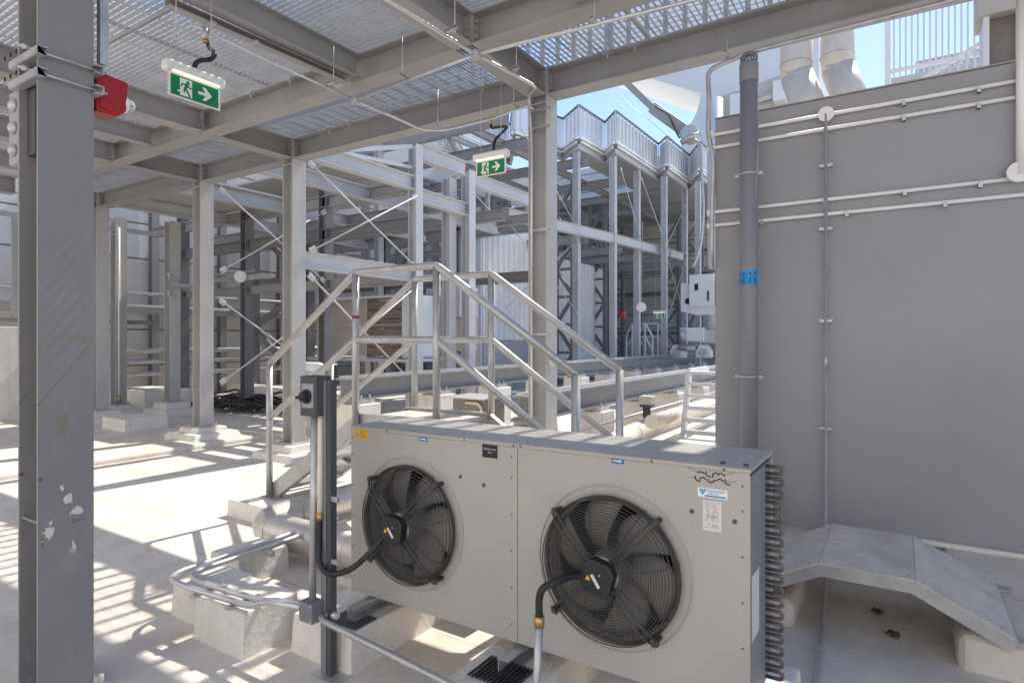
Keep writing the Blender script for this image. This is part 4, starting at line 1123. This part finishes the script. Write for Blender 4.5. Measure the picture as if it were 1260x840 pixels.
# white corrugated screen house
def corrugated(x, y0, y1, z0, z1, par, pitch=.30, dep=.05, thick=.5):
    m = MB(); out = []; y = y0
    while y < y1-.001:
        out += [(x,y),(x,y+pitch*.35),(x+dep,y+pitch*.5),(x+dep,y+pitch*.85)]; y += pitch
    out.append((x, y))
    poly = out + [(x-thick, y), (x-thick, y0)]
    m.prism(poly, (0,0,z0), (1,0,0), (0,1,0), (0,0,z1-z0))
    return m.build('corrugated_wall', M['white_sheet'], par)
sh = thing('corrugated_enclosure', 'tall white corrugated metal enclosure behind the dark column', 'enclosure', (-12,18,0))
corrugated(-11, 15.4, 20.2, 1.75, 5.45, sh, .32, .10)
MB().box(-11.5,-10.97,15.4,20.2,0,1.73).build('base_wall', M['soffit'], sh)
MB().box(-11.52,-11.02,15.3,15.39,0,5.47).build('corner_post', M['whiteblue'], sh)
sh2 = thing('corrugated_enclosure', 'lower white corrugated metal enclosure further along beside the tall one', 'enclosure', (-11,22,0))
corrugated(-11, 20.4, 23.2, .2, 4.85, sh2, .32, .10); MB().box(-11.5,-10.93,23.3,24.6,.2,4.8).build('end_wall', M['white'], sh2)
# beige plant box with louvres and grey duct box
k0 = at_y(392,366,10.6); k1 = at_y(505,440,10.6)
pb = thing('plant_box', 'beige open fronted plant box with brown louvres behind the stair rails', 'plant box', (k0.x,10.6,1.0))
zt_, zb_ = 2.78, 1.35
MB().box(k0.x,k0.x+.08,10.55,11.5,zb_,zt_).build('side_frame', M['beige'], pb); MB().box(k1.x-.22,k1.x,10.55,11.5,zb_,zt_).build('side_frame', M['whiteblue'], pb)
MB().box(k0.x,k1.x,10.55,11.5,zt_,zt_+.06).build('top_frame', M['whiteblue'], pb); MB().box(k0.x-.2,k1.x+.1,10.4,11.6,zb_-.10,zb_-.02).build('bottom_frame', M['steel_blue'], pb)
xm = k0.x + (k1.x-k0.x)*.55
MB().box(k0.x+.09,xm,11.0,11.04,zb_,zt_-.01).build('rear_panel', M['beige'], pb)
for i in range(6): MB().box(xm+.02,k1.x-.24,10.62,10.9,zb_+.03+i*.225,zb_+.03+i*.225+.20).build('louvre', M['brown'], pb)
for z in (1.85,2.12): MB().box(k0.x+.09,k1.x-.24,10.57,10.60,z,z+.02).build('shelf_rail', M['steel_blue'], pb)
MB().box(xm-.03,xm+.01,10.6,11.0,zb_,zt_-.01).build('divider', M['beige'], pb)
for x in (k0.x+.1,xm,k1.x-.12): MB().box(x-.04,x+.04,10.6,10.7,.0,zb_-.11).build('leg', M['steel_blue'], pb)
db = thing('duct_box', 'blue grey duct box above a beige panel behind the stair', 'duct', (-11.6,12.6,1))
a_ = at_y(524,355,12.2); b_ = at_y(566,390,12.2); c_ = at_y(566,432,12.2)
MB().box(a_.x,b_.x,12.2,13.0,b_.z,a_.z).build('duct', M['steel_blue'], db, bev=.02); MB().box(a_.x+.05,b_.x-.03,12.3,13.0,c_.z,b_.z-.02).build('panel', M['beige'], db)
for x in (a_.x+.2,b_.x-.2): MB().box(x-.05,x+.05,12.4,12.5,0,c_.z).build('leg', M['steel_dark'], db)

# ================================================================== high frame with saw tooth roof edge
zz = [(-15.6,11.9),(-15.0,11.1),(-15.0,14.6),(-13.1,13.0),(-13.1,17.2),(-11.6,14.4),(-11.6,17.9),(-10.3,16.1),(-9.78,18.4),(-8.78,17.6),(-8.72,19.5),(-7.98,18.7),(-7.94,22.8),(-7.38,22.1),(-7.37,24.9),(-6.5,23.4),(-6.5,27.5),(-5.6,26.2),(-5.6,30)]
hf = thing('saw_tooth_building', 'grey steel building with a zigzag roof edge and tall slatted screens', 'building', (-12,20,0))
ZR = 8.3
poly = [p for p in zz if p[1] >= 16 or p[0] > -11] + [(-5.6,31.6),(-18.3,31.6),(-18.3,26.5),(-9.8,26.5),(-9.95,19.0)]
MB().prism(poly, (0,0,ZR-.06), (1,0,0), (0,1,0), (0,0,.06)).build('roof_sheet', M['soffit'], hf)
for i, ((xa,ya),(xb,yb)) in enumerate(zip(zz, zz[1:])):
    a_ = V((xa,ya,0)); b_ = V((xb,yb,0)); d = (b_-a_).normalized(); sd = V((d.y,-d.x,0))
    L = (b_-a_).length
    MB().bar(a_+V((0,0,ZR-.02))+sd*.05, b_+V((0,0,ZR-.02))+sd*.05, .07, .08).build('roof_trim', M['white_sheet'], hf); MB().bar(a_+V((0,0,ZR-.18))+sd*.09, b_+V((0,0,ZR-.18))+sd*.09, .06, .06).build('roof_trim', M['white_sheet'], hf)
    MB().ibeam(a_+V((0,0,ZR-.32)), b_+V((0,0,ZR-.32)), .18, .10, .014, .01).build('edge_beam', M['steel_blue'], hf)
    # screen above
    slim = i < 11
    s = MB()
    zt0 = 9.30
    MB().bar(a_+V((0,0,zt0+.02)), b_+V((0,0,zt0+.02)), .07, .05).build('screen_rail', M['steel_dark'], hf)
    n = max(2, int(L/.30))
    for k in range(n+1):
        p_ = a_ + d*(L*k/n); s.bar(p_+V((0,0,ZR+.06)), p_+V((0,0,zt0)), .025, .04, up=d)
    s.build('screen', M['whiteblue'], hf)
    if not slim:
        MB().bar(a_+V((0,0,(ZR+.06+zt0-.05)/2))-sd*.05, b_+V((0,0,(ZR+.06+zt0-.05)/2))-sd*.05, .02, zt0-ZR-.12).build('screen_panel', M['whiteblue'], hf)
    else:
        MB().bar(a_+V((0,0,ZR+.53))-sd*.05, b_+V((0,0,ZR+.53))-sd*.05, .01, .92).build('screen_panel', M['frosted'], hf)
for (x, y) in ((-13.1,13.1),(-8.85,17.75),(-8.05,18.85),(-8.0,20.9),(-7.45,22.25),(-7.42,24.7),(-6.57,23.6),(-5.7,26.4),(-15.05,11.3)):
    fcol(x-.08, y, .1, ZR-.42, .20, hf)
for y in (13.2,15.2,17.9,20.8,23.2,26,29):
    MB().ibeam((-18,y,7.55),(-8.6 if y < 22 else -7.6,y,7.55),.3,.18,.016,.012).build('beam', M['steel'], hf)
    MB().ibeam((-18,y,5.05),(-8.6 if y < 22 else -7.6,y,5.05),.26,.16,.016,.012).build('beam', M['steel'], hf)
for x in (-10.2,-12.6,-15.2):
    MB().ibeam((x,13.2,7.70),(x,29.5,7.70),.22,.14,.016,.012).build('beam', M['steel'], hf)
MB().ibeam((-8.06,18.9,5.12),(-7.5,24.8,5.12),.3,.18,.016,.012).build('beam', M['steel_blue'], hf)
MB().ibeam((-8.9,13.4,5.12),(-8.06,18.8,5.12),.3,.18,.016,.012).build('beam', M['steel_blue'], hf)
for a_, b_ in (((-7.9,18.95,7.5),(-7.9,20.8,5.3)),((-7.9,20.8,7.6),(-7.45,22.2,5.3)),((-7.5,22.3,5.2),(-7.45,24.6,7.2)),((-8.9,13.5,5.0),(-8.8,17.6,2.6)),((-8.9,13.5,2.6),(-8.8,17.6,5.0)),((-8.7,14,7.5),(-8.8,17.6,5.3)),((-7.5,22.4,5.0),(-7.45,24.6,2.6)),((-7.5,22.4,2.4),(-7.45,24.6,4.9))):
    rod(a_, b_, hf, .016)
# lattice columns deep inside
def lattice(x, y, z1, w=.7, par=hf):
    m = MB()
    for sx in (0,1): m.box(x+sx*w-.07,x+sx*w+.07,y-.09,y+.09,.05,z1)
    z = .3; k = 0
    while z < z1-1:
        m.bar((x+(k%2)*w,y,z),(x+((k+1)%2)*w,y,z+1.0),.10,.12,up=(0,1,0)); m.box(x+.07,x+w-.07,y-.05,y+.05,z-.05,z+.05); z += 1.0; k += 1
    m.build('lattice_column', M['steel_dark'], par)
for (x, y, z1) in ((-13.5,19.6,7.4),(-11.2,23.5,7.4),(-9.5,28,7.4),(-8.3,27.6,7.4),(-16.3,17.2,7.3),(-12.6,28.8,7.4),(-10.6,19.4,7.4),(-17.4,13,7.0)):
    lattice(x, y, z1)
for y in (16,20,24.5,27.5):
    for x in (-16.8,-14.2,-11.9): MB().box(x-.13,x+.13,y-.10,y+.10,.05,7.4).build('column', M['steel'], hf)

for y in (16.5,18.5,21.2,22.6,25.4,27,28.5):
    MB().ibeam((-13.0,y,.05),(-13.0,y,7.4),.14,.12,.012,.01,up=(1,0,0)).build('column', M['steel_blue'], hf)
    MB().ibeam((-15.6,y+.6,.05),(-15.6,y+.6,7.4),.14,.12,.012,.01,up=(1,0,0)).build('column', M['steel_blue'], hf)
for z in (2.6,3.9,6.4):
    MB().ibeam((-13.1,13.5,z),(-13.1,29.5,z),.16,.12,.012,.01).build('beam', M['steel_blue'], hf)
for a_, b_ in (((-12.9,16.5,5.2),(-12.9,21.2,7.5)),((-12.9,21.2,5.2),(-12.9,16.5,7.5)),((-12.9,22.6,2.7),(-12.9,27,6.3)),((-12.9,27,2.7),(-12.9,22.6,6.3)),((-15.5,14,5.1),(-15.5,18,7.5)),((-15.5,18,5.1),(-15.5,14,7.5))):
    rod(a_, b_, hf, .02)
# clad wall along the left and across the end
cw = thing('clad_wall', 'long wall of grey beige horizontal cladding panels behind the steel frames', 'wall', (-18.5,20,0))
MB().box(-18.9,-18.5,-6,34,0,11.4).build('wall', M['cladding'], cw)
MB().box(-18.49,-8.5,31.7,32.1,0,11.6).build('wall', M['cladding'], cw); MB().box(-8.49,-2.5,31.7,32.1,0,10.6).build('wall', M['cladding'], cw)
for y in (5.0,7.4,9.2,11.3,13.5,15.8,18.3,21,24,27,30):
    MB().ibeam((-18.35,y,.05),(-18.35,y,7.2),.22,.2,.016,.012,up=(1,0,0)).build('wall_post', M['steel'], cw)
for x in (-17,-14.5,-12,-9.5,-7.5,-5.5,-4):
    MB().ibeam((x,31.35,.05),(x,31.35,8.2),.24,.2,.016,.012,up=(0,1,0)).build('wall_post', M['steel_dark'], cw)
for z in (2.1,4.2,6.3):
    MB().box(-17,-3,31.2,31.24,z-.08,z+.08).build('wall_rail', M['steel_dark'], cw)
def wpipe(z, r, x, label, mat): pipe([(x,2.0,z),(x,30,z)], r, label, mat, name='wall_pipe', group='pipes along the clad wall')
wpipe(2.62,.13,-17.95,'thick grey pipe at head height along the clad wall','steel'); wpipe(3.05,.055,-17.95,'slim bright pipe above the thick one along the clad wall','galv')
wpipe(1.45,.075,-17.9,'upper of three low pipes along the clad wall','galv'); wpipe(1.15,.075,-17.9,'middle of three low pipes along the clad wall','galv'); wpipe(.80,.075,-17.9,'lowest of three low pipes along the clad wall','galv')
# braced dark posts in front of the clad wall
bf = thing('braced_post', 'dark steel post with heavy diagonal braces in front of the clad wall', 'post', (-15,11.5,0))
fcol(-15.0,12.0,.1,5.2,.26,bf,'steel_dark'); fcol(-16.2,11.0,.1,5.2,.22,bf,'steel_dark')
for p0, p1 in (((-16.1,11.1,4.9),(-15.0,11.9,3.6)),((-15.0,11.9,3.3),(-16.2,11.1,2.2)),((-16.1,11.1,1.9),(-15.0,11.9,.5))):
    MB().bar(p0, p1, .2, .16).build('diagonal_brace', M['steel_dark'], bf)
MB().bar((-16.1,11.1,3.5),(-15.0,11.9,3.5),.16,.2).build('cross_piece', M['steel_dark'], bf)
wd = thing('round_lamp', 'round white disc lamp on a steel bracket in front of the clad wall', 'lamp', (-13.2,8.5,2.9))
c_ = at_y(296,340.5,8.3)
MB().disc(c_, (.82,-.57,0), .135, .06, 28).build('disc', M['plastic_white'], wd, bev=.01)
MB().channel(c_+V((-1.6,.1,-.02)), c_+V((1.0,.1,-.02)), .12, .06).build('bracket', M['galv'], wd)
MB().channel(c_+V((-1.6,.1,.12)), c_+V((.4,.1,.12)), .04, .04).build('bracket', M['galv'], wd)
# things on the dark column pair
tc = conduit([(-14.83,6.68,.52),(-14.83,6.68,4.3)], .022, 'thin white conduit clipped to the steel column behind the scuffed front column', mat='plastic_white')
MB().cyl((-14.83,6.68,.36),(-14.83,6.68,.52),.045,.03,seg=12).build('brass_foot', M['brass'], tc)
pu = thing('cable_pulley', 'small pair of pulley brackets on the tall plinth column', 'pulley', (-13.8,7.3,3))
for z in (3.22,2.8): MB().ring((-13.70,7.25,z),(1,0,0),.07,.025,20,8).build('wheel', M['galv'], pu)
MB().channel((-13.75,7.25,3.0),(-13.75,8.3,3.0),.10,.06).build('arm', M['galv'], pu)
# cable heap
ch = MB(); random.seed(5)
for k in range(46):
    cx2 = -13.2+random.gauss(0,.55); cy2 = 8.8+random.gauss(0,.35); z = .10+random.random()*.16
    pts = []
    a0 = random.random()*6.28
    for i in range(9):
        pts.append((cx2+(i-4)*.22*math.cos(a0*.15)+random.gauss(0,.06), cy2+(i-4)*.12*math.sin(a0)+random.gauss(0,.06), z*1.5*(1-abs(i-4)/7)+.10))
    ch.tube(smooth_path(pts,3), .026, 6)
tag(ch.build('cable_heap', M['cable']), 'tangled heap of black cables on the pale floor by the columns', 'cables')
for k,(x0,x1,y0,y1,h,lb) in enumerate(((-17.4,-15.6,7.6,8.9,.42,'low white concrete upstand before the clad wall behind the pair of posts'),(-16.4,-13.4,10.4,11.2,.38,'long white concrete upstand under the braced posts'),(-12.9,-12.0,5.5,6.3,.22,'white concrete pad beside the plinth of the pale column'))):
    block(x0,x1,y0,y1,h+.085,lb,z0=.08)
wp = thing('white_tank', 'white capped horizontal pipe end behind the stair foot', 'pipe', (-8.6,7.4,1.3))
e_ = at_y(398,452,7.2)
MB().tube([(e_.x-.7,7.2,e_.z),(e_.x-.1,7.2,e_.z),(e_.x,7.2,e_.z)],.09,18,radii=[.09,.09,.05]).build('cylinder', M['white'], wp)
MB().box(e_.x-.4,e_.x-.3,7.15,7.25,.0,e_.z-.08).build('stand', M['galv'], wp)
# left strip: guard fence and low parapet in front of the wall
gf = thing('guard_fence', 'grey steel guard fence with upright bars at the far side of the platform', 'fence', (-17.3,6,2))
for y in (4.5,5.15,5.8,6.45,7.1): MB().box(-16.05,-15.95,y-.05,y+.05,2.25,4.4).build('upright', M['steel'], gf)
MB().box(-16.04,-15.96,3.2,8.0,2.15,2.25).build('bottom_rail', M['steel_dark'], gf); MB().box(-16.04,-15.96,3.2,8.0,4.4,4.5).build('top_rail', M['steel'], gf)
block(-16.3,-15.7,2.5,6.0,2.05,'pale parapet block below the guard fence', ins=.0, grp=None, z0=.08)

# ================================================================== roof maintenance crane
bm_ = thing('maintenance_crane', 'white grey rail mounted maintenance crane with cabinet, mast and wheels', 'crane', (-6,22,1.2))
def at22(px,py,Y=22.0): return at_y(px,py,Y)
a_ = at22(838,403); b_ = at22(868,420)
MB().box(a_.x,b_.x,21.8,22.6,b_.z,a_.z).build('end_housing', M['white'], bm_, bev=.03)
a_ = at22(856,404); b_ = at22(906,422)
MB().box(a_.x+.2,b_.x+1.2,21.9,22.5,b_.z,a_.z-.05).build('cross_beam', M['steel_blue'], bm_, bev=.02)
for px in (834,866):
    w0 = at22(px-9,424); w1 = at22(px+9,440)
    MB().prism([(0,0),(w1.x-w0.x,0),(w1.x-w0.x,(w0.z-w1.z)*.5),((w1.x-w0.x)*.7,w0.z-w1.z),((w1.x-w0.x)*.25,w0.z-w1.z),(0,(w0.z-w1.z)*.5)], (w0.x,21.9,w1.z), (1,0,0), (0,0,1), (0,.4,0)).build('bogie', M['white'], bm_, bev=.02)
    MB().cyl(((w0.x+w1.x)/2,21.85,(w0.z+w1.z)/2-.05),((w0.x+w1.x)/2,22.35,(w0.z+w1.z)/2-.05),.16,seg=20).build('wheel', M['galv'], bm_)
g0 = at22(849,428); MB().cyl((g0.x-.4,21.95,g0.z),(g0.x+.25,21.95,g0.z),.13,seg=16).build('gear_motor', M['galv'], bm_)
g0 = at22(843,412); MB().cyl((g0.x,21.7,g0.z-.25),(g0.x,21.7,g0.z+.2),.11,seg=16).build('drive_motor', M['galv'], bm_)
a_ = at22(851,339); b_ = at22(881,377)
cab = MB().box(a_.x,b_.x,21.7,22.5,b_.z,a_.z).build('cabinet', M['whiteblue'], bm_, bev=.02)
w0 = at22(854.5,349,21.69); w1 = at22(859,357,21.69); MB().box(w0.x,w1.x,21.685,21.70,w1.z,w0.z).build('window', M['void'], cab)
w0 = at22(870,358,21.69); w1 = at22(872.5,370,21.69); MB().box(w0.x,w1.x,21.67,21.70,w1.z,w0.z).build('handle', M['boxgrey'], cab)
a_ = at22(882,341); b_ = at22(892,377); MB().box(a_.x,b_.x,21.8,22.5,b_.z,a_.z).build('cabinet', M['whiteblue'], bm_, bev=.02)
a_ = at22(840,343); b_ = at22(850,383); MB().prism([(0,0),(.6,-.15),(1.6,-.12),(1.5,.15),(.45,.28),(.30,1.0),(.0,1.05)], (a_.x-.05,21.9,b_.z), (1,0,0), (0,0,1), (0,.35,0)).build('side_arm', M['whiteblue'], bm_, bev=.03)
q_ = at22(846.5,370.5,21.88); MB().disc((q_.x,21.89,q_.z),(0,-1,0),.11,.02,20).build('pulley_hole', M['void'], bm_)
m0 = at22(872,336); m1 = at22(872,120); MB().tube([(m0.x+.15,22.3,m0.z-2.2),(m0.x+.15,22.3,m1.z)],.27,28).build('mast', M['whiteblue'], bm_)
MB().cyl((m0.x+.15,22.3,m0.z+.02),(m0.x+.15,22.3,m0.z+.10),.45,seg=28).build('flange', M['steel_dark'], bm_)
MB().tube([at22(851,330,21.6), at22(856,322,21.6), at22(863,300,21.6), at22(866,260,21.6), at22(864,225,21.6), at22(863,185,21.6), at22(858,172,21.6), at22(846,172,21.6)],.05,10,.3).build('hose', M['galv'], bm_)
a_ = at22(846,172,21.5); MB().tube([at22(862,166,21.5), at22(850,168,21.5), at22(838,176,21.5)], .10,14).build('head_fitting', M['galv'], bm_)
# telescopic jib
j0 = at22(849,166,22.4); j1 = at22(803,133,22.4); j2 = at22(771,104,22.4); j3 = at22(752,84,22.4)
MB().bar(j0, j1, .30, .42).build('jib_section', M['steel'], bm_, bev=.02); MB().bar(j1, j3, .2, .24).build('jib_tip', M['steel'], bm_)
MB().cyl(j0+V((0,-.2,0)), j0+V((0,.2,0)), .32, seg=20).build('pivot', M['galv'], bm_)
MB().tube(smooth_path([at22(806,131,22.1), at22(822,141,22.1), at22(830,158,22.1), at22(836,170,22.1)],6),.035,8).build('hose', M['boxgrey'], bm_)
MB().cyl(at22(756,112,22.6), at22(822,168,22.6), .008, seg=6).build('wire_rope', M['galv'], bm_)

# ================================================================== white tower shell behind the grey wall
tw = thing('tower_shell', 'large pale tower building with a curved cut away edge behind the grey wall', 'building', (2,33,0))
YT = 33
out = [(690,40),(700,66),(760,84),(810,100),(862,115),(860.5,126),(856.5,139),(851,150),(843,160),(838,168),(838,420),(1008,420),(1008,-40),(690,-40)]
pp = [at_y(x,y,YT) for x,y in out]
MB().prism([(p.x,p.z) for p in pp], (0,YT,0), (1,0,0), (0,0,1), (0,5,0)).build('shell', M['whiteblue'], tw, bev=.05)
rp = [at_y(x,y,YT) for x,y in ((877,123),(962,93),(1000,108),(1000,160),(877,175))]
MB().prism([(p.x,p.z) for p in rp], (0,YT-.05,0), (1,0,0), (0,0,1), (0,.045,0)).build('recess_shade_panel', M['beige'], tw)  # flat proud panel; its darker colour stands in for shade in a recess
for x0,y0,x1,y1 in ((898,117,911,140),(951,100,966,122)):
    a_ = at_y(x0,y0,YT-.8); b_ = at_y(x1,y1,YT-.8); MB().box(a_.x,b_.x,YT-.85,YT-.06,b_.z,a_.z).build('vent_box', M['white'], tw, bev=.03)
pl_ = [at_y(x,y,YT) for x,y in ((930,128),(965,116))]
MB().cyl(pl_[0]+V((0,-.3,0)), pl_[1]+V((0,-.3,0)), .12, seg=14).build('pipe', M['cladwhite'], tw)
# silver ducts on the roof
for k, (pts, lb) in enumerate((([(981,20),(979.5,80),(981,96),(999,140)], 'silver flue duct with a bent foot above the wall, nearer the vent pipe'), ([(1031,20),(1030,70),(1032,88),(1050,130)], 'silver flue duct with a bent foot above the wall, nearer the white railing'))):
    P_ = [at_y(x,y,10.5) for x,y in pts]
    t = thing('flue_duct', lb, 'duct', P_[-1], 'silver flue ducts on the roof')
    MB().tube(P_[:2]+[P_[2]], .235, 28).build('upper_duct', M['cladwhite'], t)
    MB().tube([P_[2]+V((-.005,0,.03)), P_[3], P_[3]+V((.25,0,-1.0))], .242, 28).build('elbow', M['cladwhite'], t)
    for p_, q in ((P_[1],V((0,0,1))),(P_[2],V((.3,0,1)))): MB().ring(p_, q, .238, .008, 32).build('seam_band', M['clad'], t)
    MB().tube([P_[3]+V((.25,0,-.9)), (P_[3].x+.25,10.5,.1)], .24, 20).build('lower_duct', M['clad'], t)
# service building whose edge and railing show above the wall
YR = 12.0
sb = thing('roof_stair', 'white roof landing with railing and a short flight above the grey wall', 'stair', (0,YR,0))
def rq(px,py): return at_y(px,py,YR)
p0 = rq(1093,40); p1 = rq(1207,-10); zl = rq(1093,98).z
MB().box(p0.x+.04,p1.x+4,YR-.03,YR+2.5,zl-.25,zl).build('landing', M['steel_blue'], sb)
zt_ = rq(1093,30).z+.35
n = 15
for k in range(n+1):
    x = p0.x + (p1.x-p0.x)*k/n
    MB().box(x-.013,x+.013,YR-.013,YR+.013,zl+.02,zt_).build('baluster', M['whiteblue'], sb)
for z in (zl+.12, zt_): MB().box(p0.x,p1.x+.1,YR-.025,YR+.025,z-.03,z+.03).build('rail', M['white'], sb)
MB().box(p0.x-.05,p0.x+.03,YR-.05,YR+.05,0,zt_+.05).build('corner_post', M['white'], sb)
f0 = at_y(1135,98,YR-.8); f1 = at_y(1206,54,YR-.8)
MB().bar(f0, f1, .05, .06).build('stair_rail', M['white'], sb); MB().bar(f0-V((0,0,.55)), f1-V((0,0,.55)), .06, .22).build('stringer', M['steel_blue'], sb)
for k in range(7):
    p_ = f0 + (f1-f0)*(k+.4)/7; MB().cyl(p_, p_-V((0,0,.5)), .016, seg=8).build('stair_baluster', M['white'], sb)
MB().box(p0.x+.4,p1.x+4,YR+.9,YR+2.2,zl+.01,zl+.55).build('plant_unit', M['galv'], sb)
# brown flanged column end at the far right
bc = thing('brown_column', 'weathered brown steel column with white edges above the far end of the grey wall', 'column', (1.7,8,0))
a_ = at_y(1216,20,8.0); b_ = at_y(1250,20,8.0)
MB().box(a_.x,b_.x,8.0,8.3,0,6.6).build('web', M['rustplate'], bc)
for x in (a_.x-.05, b_.x): MB().box(x,x+.05,7.9,8.3,0,6.6).build('flange', M['white'], bc)
MB().box(a_.x-.09,b_.x+.6,7.85,8.35,at_y(1230,22,8).z,at_y(1230,22,8).z+.5).build('cap_beam', M['beige'], bc)

# distant small crossover stairs, exit sign, alarm, sounder
fs = thing('small_stair', 'distant white crossover stair with double handrails over the far crane rail', 'stair', (-8.2,21,0))
for yo in (21.5,22.3):
    xa = [at_y(x,y,yo) for x,y in ((771,412),(778,399),(794,398),(803,414))]
    if yo > 22: xa = [p+V((.5,.0,0)) for p in xa]
    for dz in (0,-.5):
        MB().tube([(p.x,yo,p.z+dz) for p in xa], .035, 8).build('handrail', M['white'], fs)
    for p in xa: MB().cyl((p.x,yo,.1),(p.x,yo,p.z),.03,seg=8).build('post', M['white'], fs)
MB().box(xa[0].x-.3,xa[3].x+.3,21.5,22.3,1.0,1.06).build('platform', M['galv'], fs)
o3 = at_y(805,391,20.6)
exit_sign('tiny far green exit sign hung between the distant steel columns', (o3.x,20.6,o3.z), (1,0,0), (0,-1,0), w=.36, h=.16, drop_to=5.0)
a_ = at_y(766,388,18.3); ra = MB().box(a_.x-.06,a_.x+.10,18.2,18.35,a_.z-.1,a_.z+.1).build('fire_alarm', M['red'], bev=.02); tag(ra, 'tiny red alarm on a distant pale steel column', 'alarm')
a_ = at_y(789,378,20.3); ra = MB().disc(a_, (.4,-.9,0), .17, .06, 24).build('round_speaker', M['plastic_white']); tag(ra, 'white oval speaker disc hanging near the distant exit sign', 'speaker')
MB().bar(a_, a_+V((0,.1,3.0)), .02,.02).build('hanging_rod', M['galv'], ra)

rw = MB().box(-45,30,-11.4,-11,0,11).build('added_bounce_wall', M['render']); tag(rw, 'long pale wall added unseen behind the viewpoint to bounce sunlight', 'wall')  # unseen wall added to reflect sun onto surfaces facing the camera
# ================================================================== light, sky, camera
S = V((.07,.75,1)).normalized()
w = bpy.data.worlds.new('World'); scene.world = w; w.use_nodes = True
nt = w.node_tree; bg = nt.nodes['Background']
sk = nt.nodes.new('ShaderNodeTexSky'); sk.sky_type = 'NISHITA'; sk.sun_disc = False
sk.sun_elevation = math.asin(S.z); sk.sun_rotation = math.atan2(S.x, S.y); sk.air_density = .85; sk.dust_density = .4; sk.altitude = 100; sk.ozone_density = 1.6
nt.links.new(sk.outputs[0], bg.inputs[0]); bg.inputs[1].default_value = .088
sl = bpy.data.lights.new('sun', 'SUN'); sl.energy = 2.3; sl.angle = R_(.53); sl.color = (1,.93,.83)
so = bpy.data.objects.new('sun', sl); COL.objects.link(so); so.rotation_euler = S.to_track_quat('Z','Y').to_euler(); so.location = (20,-8,30)
cam = bpy.data.cameras.new('camera'); co = bpy.data.objects.new('camera', cam); COL.objects.link(co)
co.location = (0,0,EYE); co.rotation_euler = (R_(90),0,TH)
cam.sensor_width = 36; cam.lens = FPX/1260*36; cam.shift_y = -(420-HY)/1260; cam.clip_start = .05; cam.clip_end = 1000
scene.camera = co
vs = scene.view_settings
vs.view_transform = 'Standard'; vs.look = 'None'; vs.gamma = 1; vs.use_curve_mapping = False; vs.exposure = 1.42
scene.cycles.max_bounces = 8; scene.cycles.diffuse_bounces = 5
